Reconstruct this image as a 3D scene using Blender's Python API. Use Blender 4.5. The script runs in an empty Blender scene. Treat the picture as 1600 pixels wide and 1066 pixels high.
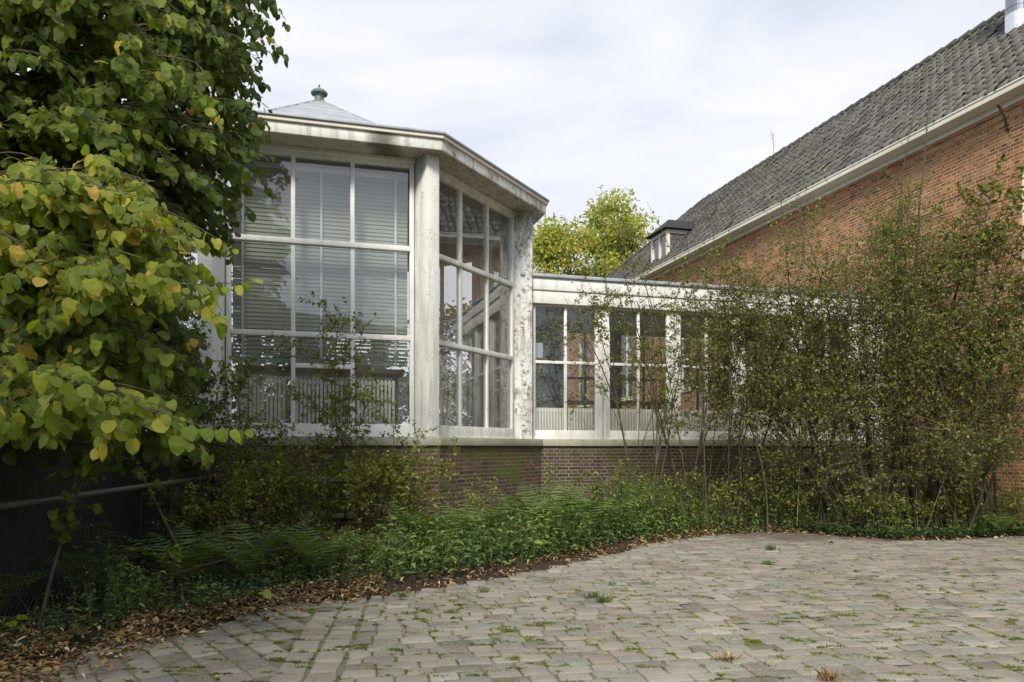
import bpy, math, random
import numpy as np
from mathutils import Vector
R = math.radians
C = bpy.context.scene
H = 1.28                      # camera height

# ------------------------------------------------------------------ camera, world, sun, exposure
cd = bpy.data.cameras.new('camera'); cam = bpy.data.objects.new('camera', cd)
C.collection.objects.link(cam)
cam.location = (0, 0, H); cam.rotation_euler = (R(90), 0, 0)
cd.sensor_width = 36; cd.lens = 25.99; cd.shift_y = 0.1044; cd.clip_end = 2000
C.camera = cam

SUN_AZ = Vector((-0.22, -1.0)); SUN_EL = R(42)
W = bpy.data.worlds.new('World'); C.world = W; W.use_nodes = True
nt = W.node_tree; nt.nodes.clear()
wo = nt.nodes.new('ShaderNodeOutputWorld'); bg = nt.nodes.new('ShaderNodeBackground')
sky = nt.nodes.new('ShaderNodeTexSky'); sky.sky_type = 'NISHITA'; sky.sun_disc = False
sky.sun_elevation = SUN_EL; sky.sun_rotation = math.atan2(SUN_AZ.x, SUN_AZ.y)
sky.air_density = 1.0; sky.dust_density = 2.0
tc = nt.nodes.new('ShaderNodeTexCoord'); mp = nt.nodes.new('ShaderNodeMapping')
mp.inputs['Scale'].default_value = (1.0, 1.0, 3.2); mp.inputs['Rotation'].default_value = (0.2, 0.35, 0.4)
nt.links.new(tc.outputs['Generated'], mp.inputs['Vector'])
n1 = nt.nodes.new('ShaderNodeTexNoise'); n1.inputs['Scale'].default_value = 2.6; n1.inputs['Detail'].default_value = 7
n1.inputs['Roughness'].default_value = 0.55; n1.inputs['Distortion'].default_value = 0.35
nt.links.new(mp.outputs[0], n1.inputs['Vector'])
rp = nt.nodes.new('ShaderNodeValToRGB')
e = rp.color_ramp.elements
e[0].position = 0.36; e[0].color = (4.4, 4.7, 5.5, 1)
e[1].position = 0.62; e[1].color = (5.95, 6.02, 6.25, 1)
k = rp.color_ramp.elements.new(0.5); k.color = (5.25, 5.45, 5.95, 1)
nt.links.new(n1.outputs['Fac'], rp.inputs['Fac'])
mx = nt.nodes.new('ShaderNodeMix'); mx.data_type = 'RGBA'; mx.inputs['Factor'].default_value = 0.95
# the half of the sky behind the photographer is bluer, with thinner cloud
sx = nt.nodes.new('ShaderNodeSeparateXYZ'); nt.links.new(tc.outputs['Generated'], sx.inputs[0])
mr = nt.nodes.new('ShaderNodeMapRange'); mr.inputs['From Min'].default_value = 0.1; mr.inputs['From Max'].default_value = -0.7
mr.inputs['To Min'].default_value = 0.0; mr.inputs['To Max'].default_value = 0.75; nt.links.new(sx.outputs['Y'], mr.inputs['Value'])
mb = nt.nodes.new('ShaderNodeMix'); mb.data_type = 'RGBA'; nt.links.new(mr.outputs[0], mb.inputs['Factor'])
nt.links.new(rp.outputs[0], mb.inputs[6]); mb.inputs[7].default_value = (6.6, 7.3, 8.5, 1)
nt.links.new(sky.outputs[0], mx.inputs[6]); nt.links.new(mb.outputs[2], mx.inputs[7])
nt.links.new(mx.outputs[2], bg.inputs['Color']); bg.inputs['Strength'].default_value = 0.094
nt.links.new(bg.outputs[0], wo.inputs['Surface'])

sd = bpy.data.lights.new('sun', 'SUN'); so = bpy.data.objects.new('sun', sd); C.collection.objects.link(so)
sd.energy = 2.6; sd.angle = R(14); sd.color = (1.0, 0.94, 0.83)
az = SUN_AZ.normalized()
sv = Vector((az.x*math.cos(SUN_EL), az.y*math.cos(SUN_EL), math.sin(SUN_EL)))
so.rotation_euler = (-sv).to_track_quat('-Z', 'Y').to_euler()
C.view_settings.view_transform = 'Standard'; C.view_settings.look = 'None'
C.view_settings.exposure = 0.84; C.view_settings.gamma = 1.0
C.cycles.max_bounces = 10; C.cycles.transparent_max_bounces = 16
C.cycles.use_denoising = True

# ------------------------------------------------------------------ node helpers
class N:
    def __init__(s, name, rough=0.7, spec=0.35):
        s.m = bpy.data.materials.new(name); s.m.use_nodes = True
        s.t = s.m.node_tree; s.b = s.t.nodes['Principled BSDF']; s.o = s.t.nodes['Material Output']
        s.b.inputs['Roughness'].default_value = rough
        s.b.inputs['Specular IOR Level'].default_value = spec
        s.tc = None
    def new(s, t): return s.t.nodes.new(t)
    def put(s, v, sock):
        if isinstance(v, bpy.types.NodeSocket): s.t.links.new(v, sock)
        elif isinstance(v, (tuple, list)): sock.default_value = (*v, 1) if len(v) == 3 and sock.type == 'RGBA' else v
        else: sock.default_value = v
    def coord(s, kind='Object', scale=(1, 1, 1), rot=(0, 0, 0)):
        if s.tc is None: s.tc = s.new('ShaderNodeTexCoord')
        m = s.new('ShaderNodeMapping'); m.inputs['Scale'].default_value = scale; m.inputs['Rotation'].default_value = rot
        s.t.links.new(s.tc.outputs[kind], m.inputs['Vector']); return m.outputs[0]
    def noise(s, scale, detail=4, rough=0.55, co=None, dist=0.0):
        n = s.new('ShaderNodeTexNoise'); n.inputs['Scale'].default_value = scale; n.inputs['Detail'].default_value = detail
        n.inputs['Roughness'].default_value = rough; n.inputs['Distortion'].default_value = dist
        s.put(co if co is not None else s.coord(), n.inputs['Vector']); return n.outputs['Fac']
    def vor(s, scale, co=None, feature='F1', out='Distance'):
        n = s.new('ShaderNodeTexVoronoi'); n.feature = feature; n.inputs['Scale'].default_value = scale
        s.put(co if co is not None else s.coord(), n.inputs['Vector']); return n.outputs[out]
    def ramp(s, f, stops, interp='LINEAR'):
        r = s.new('ShaderNodeValToRGB'); r.color_ramp.interpolation = interp
        els = r.color_ramp.elements
        while len(els) < len(stops): els.new(0.5)
        for el, (p, c) in zip(els, stops):
            el.position = p
            el.color = (c, c, c, 1) if isinstance(c, (int, float)) else (*c, 1)
        s.put(f, r.inputs['Fac']); return r.outputs['Color']
    def mix(s, f, a, b, mode='MIX'):
        m = s.new('ShaderNodeMix'); m.data_type = 'RGBA'; m.blend_type = mode
        s.put(f, m.inputs['Factor']); s.put(a, m.inputs[6]); s.put(b, m.inputs[7]); return m.outputs[2]
    def math(s, op, a, b=0.0, clamp=False):
        m = s.new('ShaderNodeMath'); m.operation = op; m.use_clamp = clamp
        s.put(a, m.inputs[0]); s.put(b, m.inputs[1]); return m.outputs[0]
    def attr(s, name='tint'):
        a = s.new('ShaderNodeAttribute'); a.attribute_name = name; return a.outputs['Fac']
    def z(s):
        g = s.new('ShaderNodeNewGeometry'); x = s.new('ShaderNodeSeparateXYZ')
        s.t.links.new(g.outputs['Position'], x.inputs[0]); return x.outputs['Z']
    def xyz(s):
        g = s.new('ShaderNodeNewGeometry'); x = s.new('ShaderNodeSeparateXYZ')
        s.t.links.new(g.outputs['Position'], x.inputs[0]); return x.outputs
    def col(s, v): s.put(v, s.b.inputs['Base Color']); return s
    def rough(s, v): s.put(v, s.b.inputs['Roughness']); return s
    def bump(s, h, strength=0.3, dist=0.01):
        b = s.new('ShaderNodeBump'); b.inputs['Strength'].default_value = strength; b.inputs['Distance'].default_value = dist
        s.put(h, b.inputs['Height']); s.t.links.new(b.outputs[0], s.b.inputs['Normal']); return s

def m_white(name, wear=0.3, tone=(0.76, 0.755, 0.725), algae=0.0, xm=False):
    n = N(name, 0.6, 0.3)
    big = n.noise(0.9, 5); fine = n.noise(34 if wear < 0.5 else 15, 6, 0.72); mid = n.noise(6, 6, 0.65, n.coord(scale=(1, 1, 0.45)))
    c = n.mix(n.ramp(big, [(0.35, 0), (0.7, 1)]), tone, tuple(t*0.84 for t in tone))
    streak = n.noise(9, 5, 0.6, n.coord(scale=(1, 1, 0.12)))
    c = n.mix(n.math('MULTIPLY', n.ramp(streak, [(0.48, 0), (0.66, 1)]), min(.75, 1.0*wear)), c, (0.34, 0.33, 0.27))
    # peeling specks: only where a broad patch mask allows
    patch = n.ramp(n.math('ADD', mid, n.math('MULTIPLY', big, 0.35)), [(0.78-0.22*wear, 0), (0.90-0.16*wear, 1)])
    speck = n.ramp(n.math('ADD', n.math('MULTIPLY', fine, 0.7), n.math('MULTIPLY', n.noise(90, 3), 0.3)), [(0.53 if wear < 0.5 else 0.505, 0), (0.60 if wear < 0.5 else 0.545, 1)])
    f = n.math('MULTIPLY', patch, speck)
    gx_ = 1.0
    if xm:   # the eaves have rotted on the right hand face and at one joint of the front face
        X = n.xyz(); gx_ = n.ramp(n.math('MULTIPLY', n.math('ADD', X[0], 3.0), 0.25), [(0.44, 0.12), (0.54, 1)])
        q = n.math('ADD', n.math('POWER', n.math('ABSOLUTE', n.math('ADD', X[0], 1.72)), 2.0), n.math('MULTIPLY', n.noise(7, 6, 0.7), 0.07))
        bl = n.ramp(q, [(0.045, 1), (0.095, 0)])
        c = n.mix(n.math('MULTIPLY', bl, 0.8), c, (0.075, 0.062, 0.045))
        f = n.math('MULTIPLY', f, gx_)
    c = n.mix(n.math('MULTIPLY', f, min(1.0, 0.45+wear)), c, (0.20, 0.155, 0.105))
    if wear > 0.5:
        gr = n.math('MULTIPLY', n.ramp(n.noise(1.15, 7, 0.68), [(0.48, 0), (0.58, 1)]), n.ramp(n.noise(11, 6, 0.7, n.coord(scale=(1, 1, 0.3))), [(0.42, 0), (0.60, 1)]))
        c = n.mix(n.math('MULTIPLY', n.math('MULTIPLY', gr, gx_), 0.65), c, (0.13, 0.10, 0.065))
    cr = n.vor(2.3, n.coord(scale=(1, 1, 0.6)), 'DISTANCE_TO_EDGE')
    crk = n.math('MULTIPLY', n.ramp(cr, [(0.0, 1), (0.008, 0)]), n.ramp(n.noise(1.3, 2), [(0.5, 0), (0.62, 1)]))
    c = n.mix(n.math('MULTIPLY', crk, 0.55*min(1, wear+0.2)), c, (0.12, 0.11, 0.09))
    if algae:
        a = n.ramp(n.noise(2.2, 6, 0.6), [(0.42, 0), (0.62, 1)])
        c = n.mix(n.math('MULTIPLY', a, algae), c, (0.22, 0.23, 0.10))
    n.col(c); n.bump(n.math('SUBTRACT', fine, n.math('MULTIPLY', f, 1.5)), 0.18, 0.006)
    return n.m

def m_brick(name, ramp, mortar, moss=0.0, dirt=0.3, bw=0.22, rh=0.06, joint=0.010, white=0.0, ladder=True, streak=0.0):
    n = N(name, 0.85, 0.2)
    uv = n.coord('UV')
    b = n.new('ShaderNodeTexBrick'); b.offset = 0.5; b.offset_frequency = 2
    if ladder: b.squash = 0.5; b.squash_frequency = 2
    dis = n.noise(3.0, 3, 0.5, uv)
    vm = n.new('ShaderNodeVectorMath'); vm.operation = 'SCALE'; n.put(n.new('ShaderNodeTexNoise').outputs['Color'], vm.inputs[0])
    nz = vm.inputs[0].links[0].from_node; nz.inputs['Scale'].default_value = 22; n.put(uv, nz.inputs['Vector'])
    vm.inputs['Scale'].default_value = 0.006
    va = n.new('ShaderNodeVectorMath'); va.operation = 'ADD'; n.put(uv, va.inputs[0]); n.put(vm.outputs[0], va.inputs[1])
    n.put(va.outputs[0], b.inputs['Vector'])
    b.inputs['Color1'].default_value = (0, 0, 0, 1); b.inputs['Color2'].default_value = (1, 1, 1, 1)
    b.inputs['Mortar'].default_value = (.5, .5, .5, 1)
    b.inputs['Scale'].default_value = 1; b.inputs['Mortar Size'].default_value = joint; b.inputs['Mortar Smooth'].default_value = 0.25
    b.inputs['Brick Width'].default_value = bw; b.inputs['Row Height'].default_value = rh
    c = n.ramp(b.outputs['Color'], ramp)
    fine = n.noise(60, 5, 0.7, uv)
    c = n.mix(n.math('MULTIPLY', n.ramp(fine, [(0.4, 0), (0.7, 1)]), 0.35), c, tuple(x*0.6 for x in ramp[0][1]))
    mort = n.mix(n.ramp(n.noise(4, 5, 0.6, uv), [(0.35, 0), (0.65, 1)]), mortar, tuple(x*0.6 for x in mortar))
    c = n.mix(b.outputs['Fac'], c, mort)
    if dirt:
        c = n.mix(n.math('MULTIPLY', n.ramp(n.noise(0.8, 6, 0.62, uv), [(0.42, 0), (0.7, 1)]), dirt), c, (0.05, 0.045, 0.035))
    if moss:
        mz = n.ramp(n.math('ADD', n.noise(1.5, 7, 0.65, n.coord('UV', (0.7, 1.2, 1))), n.math('MULTIPLY', n.math('SUBTRACT', n.z(), 0.9), 0.16)), [(0.47, 0), (0.62, 1)])
        c = n.mix(n.math('MULTIPLY', mz, moss), c, (0.105, 0.125, 0.035))
    if white:
        wx = n.ramp(n.noise(0.9, 5, 0.6, n.coord('UV', (1.6, 0.5, 1))), [(0.6, 0), (0.72, 1)])
        c = n.mix(n.math('MULTIPLY', wx, white), c, (0.42, 0.42, 0.38))
    if streak:
        sk = n.ramp(n.noise(1.6, 6, 0.65, n.coord('UV', (1.5, 0.18, 1))), [(0.50, 0), (0.72, 1)])
        c = n.mix(n.math('MULTIPLY', sk, streak), c, (0.20, 0.15, 0.10))
        pl = n.ramp(n.noise(0.5, 5, 0.6, n.coord('UV', (1, 1.6, 1))), [(0.55, 0), (0.68, 1)])
        c = n.mix(n.math('MULTIPLY', pl, streak*0.6), c, (0.50, 0.33, 0.19))
    n.col(c)
    h = n.math('ADD', n.math('MULTIPLY', n.math('SUBTRACT', 1.0, b.outputs['Fac']), 1.0), n.math('MULTIPLY', fine, 0.5))
    n.bump(h, 0.7, 0.008)
    return n.m

def m_leaf(name, stops, rough=0.5, trans=0.35, veins=False, spec=0.35):
    n = N(name, rough, spec)
    c = n.ramp(n.attr(), stops)
    c = n.mix(n.math('MULTIPLY', n.ramp(n.noise(30, 3), [(0.4, 0), (0.7, 1)]), 0.12), c, (0.14, 0.11, 0.02), 'MIX')
    if veins:
        u = n.new('ShaderNodeUVMap'); x = n.new('ShaderNodeSeparateXYZ'); n.t.links.new(u.outputs[0], x.inputs[0])
        ax = n.math('ABSOLUTE', n.math('SUBTRACT', x.outputs['X'], 0.5))
        s = n.math('SINE', n.math('MULTIPLY', n.math('SUBTRACT', x.outputs['Y'], n.math('MULTIPLY', ax, 0.9)), 44.0))
        v = n.ramp(s, [(0.80, 0), (0.98, 1)])
        mid = n.ramp(ax, [(0.0, 1), (0.035, 0)])
        vv = n.math('MAXIMUM', v, mid)
        c = n.mix(n.math('MULTIPLY', vv, 0.22), c, (0.30, 0.33, 0.09))
        n.bump(n.math('MULTIPLY', s, -1.0), 0.35, 0.004)
    n.col(c)
    tr = n.new('ShaderNodeBsdfTranslucent'); n.put(n.mix(1.0, c, (1.35, 1.5, 0.55), 'MULTIPLY'), tr.inputs['Color'])
    ms = n.new('ShaderNodeMixShader'); ms.inputs[0].default_value = trans
    n.t.links.new(n.b.outputs[0], ms.inputs[1]); n.t.links.new(tr.outputs[0], ms.inputs[2])
    n.t.links.new(ms.outputs[0], n.o.inputs['Surface'])
    return n.m

def m_plain(name, c, rough=0.7, metal=0.0, var=0.25, scale=8, bump=0.1, spec=0.35):
    n = N(name, rough, spec); n.b.inputs['Metallic'].default_value = metal
    f = n.noise(scale, 5, 0.6)
    n.col(n.mix(n.ramp(f, [(0.35, 0), (0.7, 1)]), c, tuple(x*(1-var) for x in c)))
    if bump: n.bump(f, bump, 0.01)
    return n.m

def m_glass(name, dirt=0.06, tint=(0.93, 0.95, 0.94), boost=1.0):
    m = bpy.data.materials.new(name); m.use_nodes = True; t = m.node_tree; t.nodes.clear()
    o = t.nodes.new('ShaderNodeOutputMaterial'); tr = t.nodes.new('ShaderNodeBsdfTransparent'); tr.inputs[0].default_value = (*tint, 1)
    gl = t.nodes.new('ShaderNodeBsdfGlossy'); gl.inputs['Roughness'].default_value = 0.012
    df = t.nodes.new('ShaderNodeBsdfDiffuse'); df.inputs[0].default_value = (0.45, 0.45, 0.42, 1)
    fr = t.nodes.new('ShaderNodeFresnel'); fr.inputs['IOR'].default_value = 1.5
    ge = t.nodes.new('ShaderNodeNewGeometry'); io = t.nodes.new('ShaderNodeMapRange')   # same reflectance from either side of the thin pane
    io.inputs['To Min'].default_value = 1.5; io.inputs['To Max'].default_value = 1/1.5
    t.links.new(ge.outputs['Backfacing'], io.inputs['Value']); t.links.new(io.outputs[0], fr.inputs['IOR'])
    mu = t.nodes.new('ShaderNodeMath'); mu.operation = 'MULTIPLY'; mu.inputs[1].default_value = 2.2*boost; mu.use_clamp = True
    t.links.new(fr.outputs[0], mu.inputs[0])
    tcn = t.nodes.new('ShaderNodeTexCoord'); nz = t.nodes.new('ShaderNodeTexNoise'); nz.inputs['Scale'].default_value = 1.6; nz.inputs['Detail'].default_value = 2
    t.links.new(tcn.outputs['Object'], nz.inputs['Vector'])
    bp = t.nodes.new('ShaderNodeBump'); bp.inputs['Strength'].default_value = 0.12; bp.inputs['Distance'].default_value = 0.02
    t.links.new(nz.outputs['Fac'], bp.inputs['Height']); t.links.new(bp.outputs[0], gl.inputs['Normal'])
    m1 = t.nodes.new('ShaderNodeMixShader'); t.links.new(mu.outputs[0], m1.inputs[0])
    t.links.new(tr.outputs[0], m1.inputs[1]); t.links.new(gl.outputs[0], m1.inputs[2])
    nd = t.nodes.new('ShaderNodeTexNoise'); nd.inputs['Scale'].default_value = 3.5; nd.inputs['Detail'].default_value = 6
    t.links.new(tcn.outputs['Object'], nd.inputs['Vector'])
    md = t.nodes.new('ShaderNodeMath'); md.operation = 'MULTIPLY'; md.inputs[1].default_value = dirt*2
    t.links.new(nd.outputs['Fac'], md.inputs[0])
    m2 = t.nodes.new('ShaderNodeMixShader'); t.links.new(md.outputs[0], m2.inputs[0])
    t.links.new(m1.outputs[0], m2.inputs[1]); t.links.new(df.outputs[0], m2.inputs[2])
    t.links.new(m2.outputs[0], o.inputs['Surface'])
    return m

# ------------------------------------------------------------------ materials
M = {}
M['white'] = m_white('white_paint', 0.25)
M['white_fin'] = m_white('weathered_white_fin', 0.49, (0.75, 0.745, 0.71))
M['white_fin_worn'] = m_white('flaking_white_fin', 1.1, (0.69, 0.70, 0.68))
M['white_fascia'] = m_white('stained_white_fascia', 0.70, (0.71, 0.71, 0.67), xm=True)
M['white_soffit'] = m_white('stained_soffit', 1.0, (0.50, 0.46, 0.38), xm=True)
M['cream'] = m_white('cream_trim', 0.12, (0.74, 0.70, 0.60))
M['slab'] = m_white('mossy_concrete_sill', 0.35, (0.42, 0.41, 0.35), algae=0.55)
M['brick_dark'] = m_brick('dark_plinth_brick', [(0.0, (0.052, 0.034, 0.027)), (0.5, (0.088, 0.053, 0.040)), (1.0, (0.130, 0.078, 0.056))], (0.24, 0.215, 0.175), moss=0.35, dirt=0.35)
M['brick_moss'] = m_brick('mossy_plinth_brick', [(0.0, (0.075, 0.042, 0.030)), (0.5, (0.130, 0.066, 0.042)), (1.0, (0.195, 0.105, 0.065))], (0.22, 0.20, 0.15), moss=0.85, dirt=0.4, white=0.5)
M['brick_red'] = m_brick('orange_red_brick', [(0.0, (0.12, 0.056, 0.032)), (0.18, (0.27, 0.102, 0.044)), (0.55, (0.36, 0.146, 0.060)), (0.85, (0.43, 0.190, 0.080)), (1.0, (0.50, 0.28, 0.13))], (0.54, 0.44, 0.29), dirt=0.22, streak=0.42, joint=0.008)
M['glass'] = m_glass('window_glass')
M['glass_dirty'] = m_glass('dusty_window_glass', 0.08, (0.96, 0.97, 0.96), 1.6)
M['lead'] = m_plain('lead_sheet', (0.36, 0.38, 0.41), 0.5, 0.2, 0.25, 5)
M['zinc'] = m_plain('weathered_zinc', (0.20, 0.25, 0.24), 0.55, 0.4, 0.5, 7)
M['steel'] = m_plain('stainless_steel', (0.30, 0.31, 0.33), 0.22, 1.0, 0.1, 4, 0.03)
M['bright_steel'] = m_plain('bright_sheet_steel', (0.75, 0.76, 0.78), 0.35, 1.0, 0.1, 4, 0.03)
M['galv'] = m_plain('galvanised_tube', (0.20, 0.20, 0.20), 0.5, 0.7, 0.35, 20)
M['wire'] = m_plain('dull_wire', (0.018, 0.020, 0.020), 0.6, 0.5, 0.3, 20, 0)
M['darkwood'] = m_plain('dark_stained_boards', (0.045, 0.041, 0.034), 0.8, 0, 0.5, 6)
M['beam'] = m_plain('weathered_beam', (0.16, 0.13, 0.09), 0.8, 0, 0.4, 12)
M['counter'] = m_plain('brown_counter', (0.13, 0.065, 0.04), 0.45, 0, 0.3, 10)
M['radiator'] = m_plain('radiator_enamel', (0.66, 0.65, 0.57), 0.4, 0, 0.1, 5)
M['blind'] = m_plain('blind_slat', (0.30, 0.33, 0.275), 0.5, 0, 0.1, 3, 0)
M['tape'] = m_plain('blind_tape', (0.62, 0.65, 0.64), 0.8, 0, 0.05, 9, 0)
M['inner'] = m_plain('interior_plaster', (0.30, 0.30, 0.27), 0.9, 0, 0.2, 2)
M['innerdark'] = m_plain('interior_ceiling', (0.20, 0.20, 0.18), 0.9, 0, 0.2, 2)
M['floor'] = m_plain('interior_floor', (0.22, 0.20, 0.17), 0.6, 0, 0.3, 3)
M['grey_frame'] = m_plain('grey_green_frame', (0.12, 0.15, 0.14), 0.6, 0, 0.2, 4)
M['paper'] = m_plain('paper', (0.34, 0.38, 0.45), 0.9, 0, 0.03, 2, 0)
M['grille'] = m_plain('dark_grille', (0.05, 0.055, 0.06), 0.6, 0.3, 0.3, 9)
M['dark'] = m_plain('dark_room', (0.02, 0.02, 0.02), 0.9, 0, 0.2, 3)
M['bark'] = m_plain('bark', (0.10, 0.08, 0.055), 0.9, 0, 0.55, 14, 0.6)
M['twig'] = m_plain('twig_bark', (0.105, 0.088, 0.055), 0.85, 0, 0.5, 10, 0.2)
M['cane'] = m_plain('dead_cane', (0.36, 0.29, 0.17), 0.8, 0, 0.35, 15, 0.1)
M['stem_green'] = m_plain('green_stem', (0.09, 0.12, 0.03), 0.7, 0, 0.3, 10, 0)

def m_tiles():
    n = N('grey_pantiles', 0.62, 0.4)
    c = n.ramp(n.attr(), [(0.0, (0.046, 0.044, 0.040)), (0.5, (0.078, 0.075, 0.069)), (1.0, (0.130, 0.125, 0.114))])
    c = n.mix(n.math('MULTIPLY', n.ramp(n.noise(0.7, 6, 0.65), [(0.42, 0), (0.66, 1)]), 0.5), c, (0.12, 0.115, 0.075))
    c = n.mix(n.math('MULTIPLY', n.ramp(n.noise(25, 5, 0.7), [(0.5, 0), (0.7, 1)]), 0.4), c, (0.20, 0.20, 0.18))
    n.col(c); n.bump(n.noise(40, 5), 0.25, 0.006); return n.m
M['tiles'] = m_tiles()

def m_slate():
    n = N('slate_cheek', 0.7, 0.3)
    uv = n.coord('UV')
    b = n.new('ShaderNodeTexBrick'); b.offset = 0.5
    n.put(uv, b.inputs['Vector']); b.inputs['Scale'].default_value = 1; b.inputs['Brick Width'].default_value = 0.26
    b.inputs['Row Height'].default_value = 0.16; b.inputs['Mortar Size'].default_value = 0.012; b.inputs['Mortar Smooth'].default_value = 0.4
    b.inputs['Color1'].default_value = (0.07, 0.06, 0.055, 1); b.inputs['Color2'].default_value = (0.15, 0.13, 0.125, 1)
    b.inputs['Mortar'].default_value = (0.02, 0.02, 0.02, 1)
    n.col(b.outputs['Color']); n.bump(b.outputs['Fac'], -0.5, 0.02); return n.m
M['slate'] = m_slate()

def m_stone():
    n = N('granite_sett', 0.85, 0.2)
    c = n.ramp(n.attr(), [(0.0, (0.105, 0.096, 0.084)), (0.2, (0.175, 0.148, 0.128)), (0.42, (0.215, 0.195, 0.165)), (0.62, (0.170, 0.180, 0.165)), (0.8, (0.260, 0.240, 0.200)), (0.92, (0.190, 0.150, 0.130)), (1.0, (0.33, 0.31, 0.265))])
    f = n.noise(55, 6, 0.7)
    c = n.mix(n.math('MULTIPLY', n.ramp(f, [(0.38, 0), (0.68, 1)]), 0.45), c, (0.30, 0.275, 0.22))
    c = n.mix(n.math('MULTIPLY', n.ramp(n.noise(120, 3, 0.7), [(0.55, 0), (0.7, 1)]), 0.35), c, (0.09, 0.085, 0.08))
    c = n.mix(n.math('MULTIPLY', n.ramp(n.noise(0.55, 6, 0.6), [(0.44, 0), (0.66, 1)]), 0.35), c, (0.15, 0.125, 0.095))
    film = n.ramp(n.math('ADD', n.math('MULTIPLY', n.noise(2.4, 7, 0.68), 0.7), n.math('MULTIPLY', n.noise(14, 5, 0.7), 0.3)), [(0.46, 0), (0.60, 1)])
    c = n.mix(n.math('MULTIPLY', film, 0.62), c, (0.300, 0.272, 0.218))
    chip = n.ramp(n.noise(30, 5, 0.75), [(0.60, 0), (0.66, 1)])
    c = n.mix(n.math('MULTIPLY', chip, 0.35), c, (0.10, 0.09, 0.07))
    mo = n.math('MULTIPLY', n.ramp(n.noise(1.7, 6, 0.7), [(0.57, 0), (0.66, 1)]), n.ramp(n.noise(45, 4, 0.7), [(0.48, 0), (0.60, 1)]))
    c = n.mix(n.math('MULTIPLY', mo, 0.45), c, (0.12, 0.135, 0.035))
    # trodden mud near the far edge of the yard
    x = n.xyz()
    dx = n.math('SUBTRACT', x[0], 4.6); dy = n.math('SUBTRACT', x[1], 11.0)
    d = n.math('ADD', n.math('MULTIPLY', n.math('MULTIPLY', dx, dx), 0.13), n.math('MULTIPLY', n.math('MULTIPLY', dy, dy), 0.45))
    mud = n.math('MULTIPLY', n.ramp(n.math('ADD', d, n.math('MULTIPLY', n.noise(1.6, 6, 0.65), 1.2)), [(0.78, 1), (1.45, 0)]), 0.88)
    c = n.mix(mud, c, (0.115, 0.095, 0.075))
    n.col(c); n.bump(n.math('ADD', f, n.math('MULTIPLY', n.noise(12, 4), 1.2)), 0.55, 0.012); return n.m
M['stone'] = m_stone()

def m_joint():
    n = N('joint_sand_and_moss', 0.95, 0.1)
    f = n.noise(40, 6, 0.7)
    c = n.mix(f, (0.21, 0.19, 0.135), (0.10, 0.09, 0.062))
    ms = n.ramp(n.math('ADD', n.math('MULTIPLY', n.noise(2.2, 4, 0.6), 0.6), n.math('MULTIPLY', n.noise(9, 4, 0.6), 0.4)), [(0.50, 0), (0.56, 1)])
    c = n.mix(ms, c, (0.085, 0.115, 0.018))
    n.col(c); n.bump(f, 0.7, 0.01); return n.m
M['joint'] = m_joint()

def m_soil():
    n = N('soil', 0.95, 0.1)
    f = n.noise(30, 8, 0.7)
    c = n.mix(n.ramp(f, [(0.35, 0), (0.7, 1)]), (0.030, 0.023, 0.016), (0.085, 0.064, 0.042))
    n.col(c); n.bump(f, 1.0, 0.03); return n.m
M['soil'] = m_soil()
def m_ground():
    n = N('rough_grass', 0.95, 0.1)
    f = n.noise(3, 8, 0.7)
    n.col(n.mix(n.ramp(f, [(0.35, 0), (0.7, 1)]), (0.055, 0.075, 0.02), (0.15, 0.13, 0.075))); n.bump(f, 1.0, 0.05); return n.m
M['ground'] = m_ground()

G = lambda *s: list(s)
M['leaf_lime'] = m_leaf('linden_leaf', [(0.0, (0.024, 0.046, 0.007)), (0.35, (0.070, 0.115, 0.013)), (0.65, (0.170, 0.225, 0.020)), (0.88, (0.31, 0.335, 0.032)), (0.95, (0.46, 0.40, 0.045)), (1.0, (0.52, 0.33, 0.06))], 0.45, 0.45, True)
M['leaf_shrub'] = m_leaf('shrub_leaf', [(0.0, (0.062, 0.076, 0.018)), (0.5, (0.145, 0.165, 0.034)), (0.85, (0.25, 0.265, 0.050)), (1.0, (0.36, 0.34, 0.06))], 0.5, 0.40)
M['leaf_olive'] = m_leaf('olive_leaf', [(0.0, (0.072, 0.085, 0.024)), (0.5, (0.160, 0.182, 0.044)), (0.85, (0.27, 0.285, 0.065)), (1.0, (0.42, 0.34, 0.09))], 0.55, 0.40)
M['leaf_nettle'] = m_leaf('nettle_leaf', [(0.0, (0.052, 0.092, 0.030)), (0.5, (0.125, 0.195, 0.055)), (0.9, (0.23, 0.31, 0.075)), (1.0, (0.24, 0.29, 0.05))], 0.5, 0.3)
M['leaf_fern'] = m_leaf('fern_leaf', [(0.0, (0.050, 0.095, 0.026)), (0.6, (0.115, 0.180, 0.045)), (1.0, (0.21, 0.25, 0.075))], 0.55, 0.35)
M['leaf_ivy'] = m_leaf('ivy_leaf', [(0.0, (0.022, 0.050, 0.022)), (0.7, (0.062, 0.115, 0.038)), (1.0, (0.15, 0.20, 0.05))], 0.4, 0.2)
M['leaf_lit'] = m_leaf('dead_leaf', [(0.0, (0.06, 0.036, 0.020)), (0.4, (0.19, 0.110, 0.045)), (0.75, (0.36, 0.235, 0.095)), (0.93, (0.42, 0.32, 0.18)), (1.0, (0.62, 0.55, 0.40))], 0.7, 0.1)
M['leaf_yellow'] = m_leaf('autumn_tree_leaf', [(0.0, (0.14, 0.17, 0.045)), (0.5, (0.31, 0.33, 0.085)), (0.8, (0.46, 0.44, 0.12)), (1.0, (0.55, 0.46, 0.14))], 0.6, 0.5)
M['leaf_far'] = m_leaf('far_tree_leaf', [(0.0, (0.02, 0.035, 0.010)), (0.6, (0.055, 0.08, 0.02)), (1.0, (0.12, 0.14, 0.03))], 0.6, 0.3)
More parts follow.
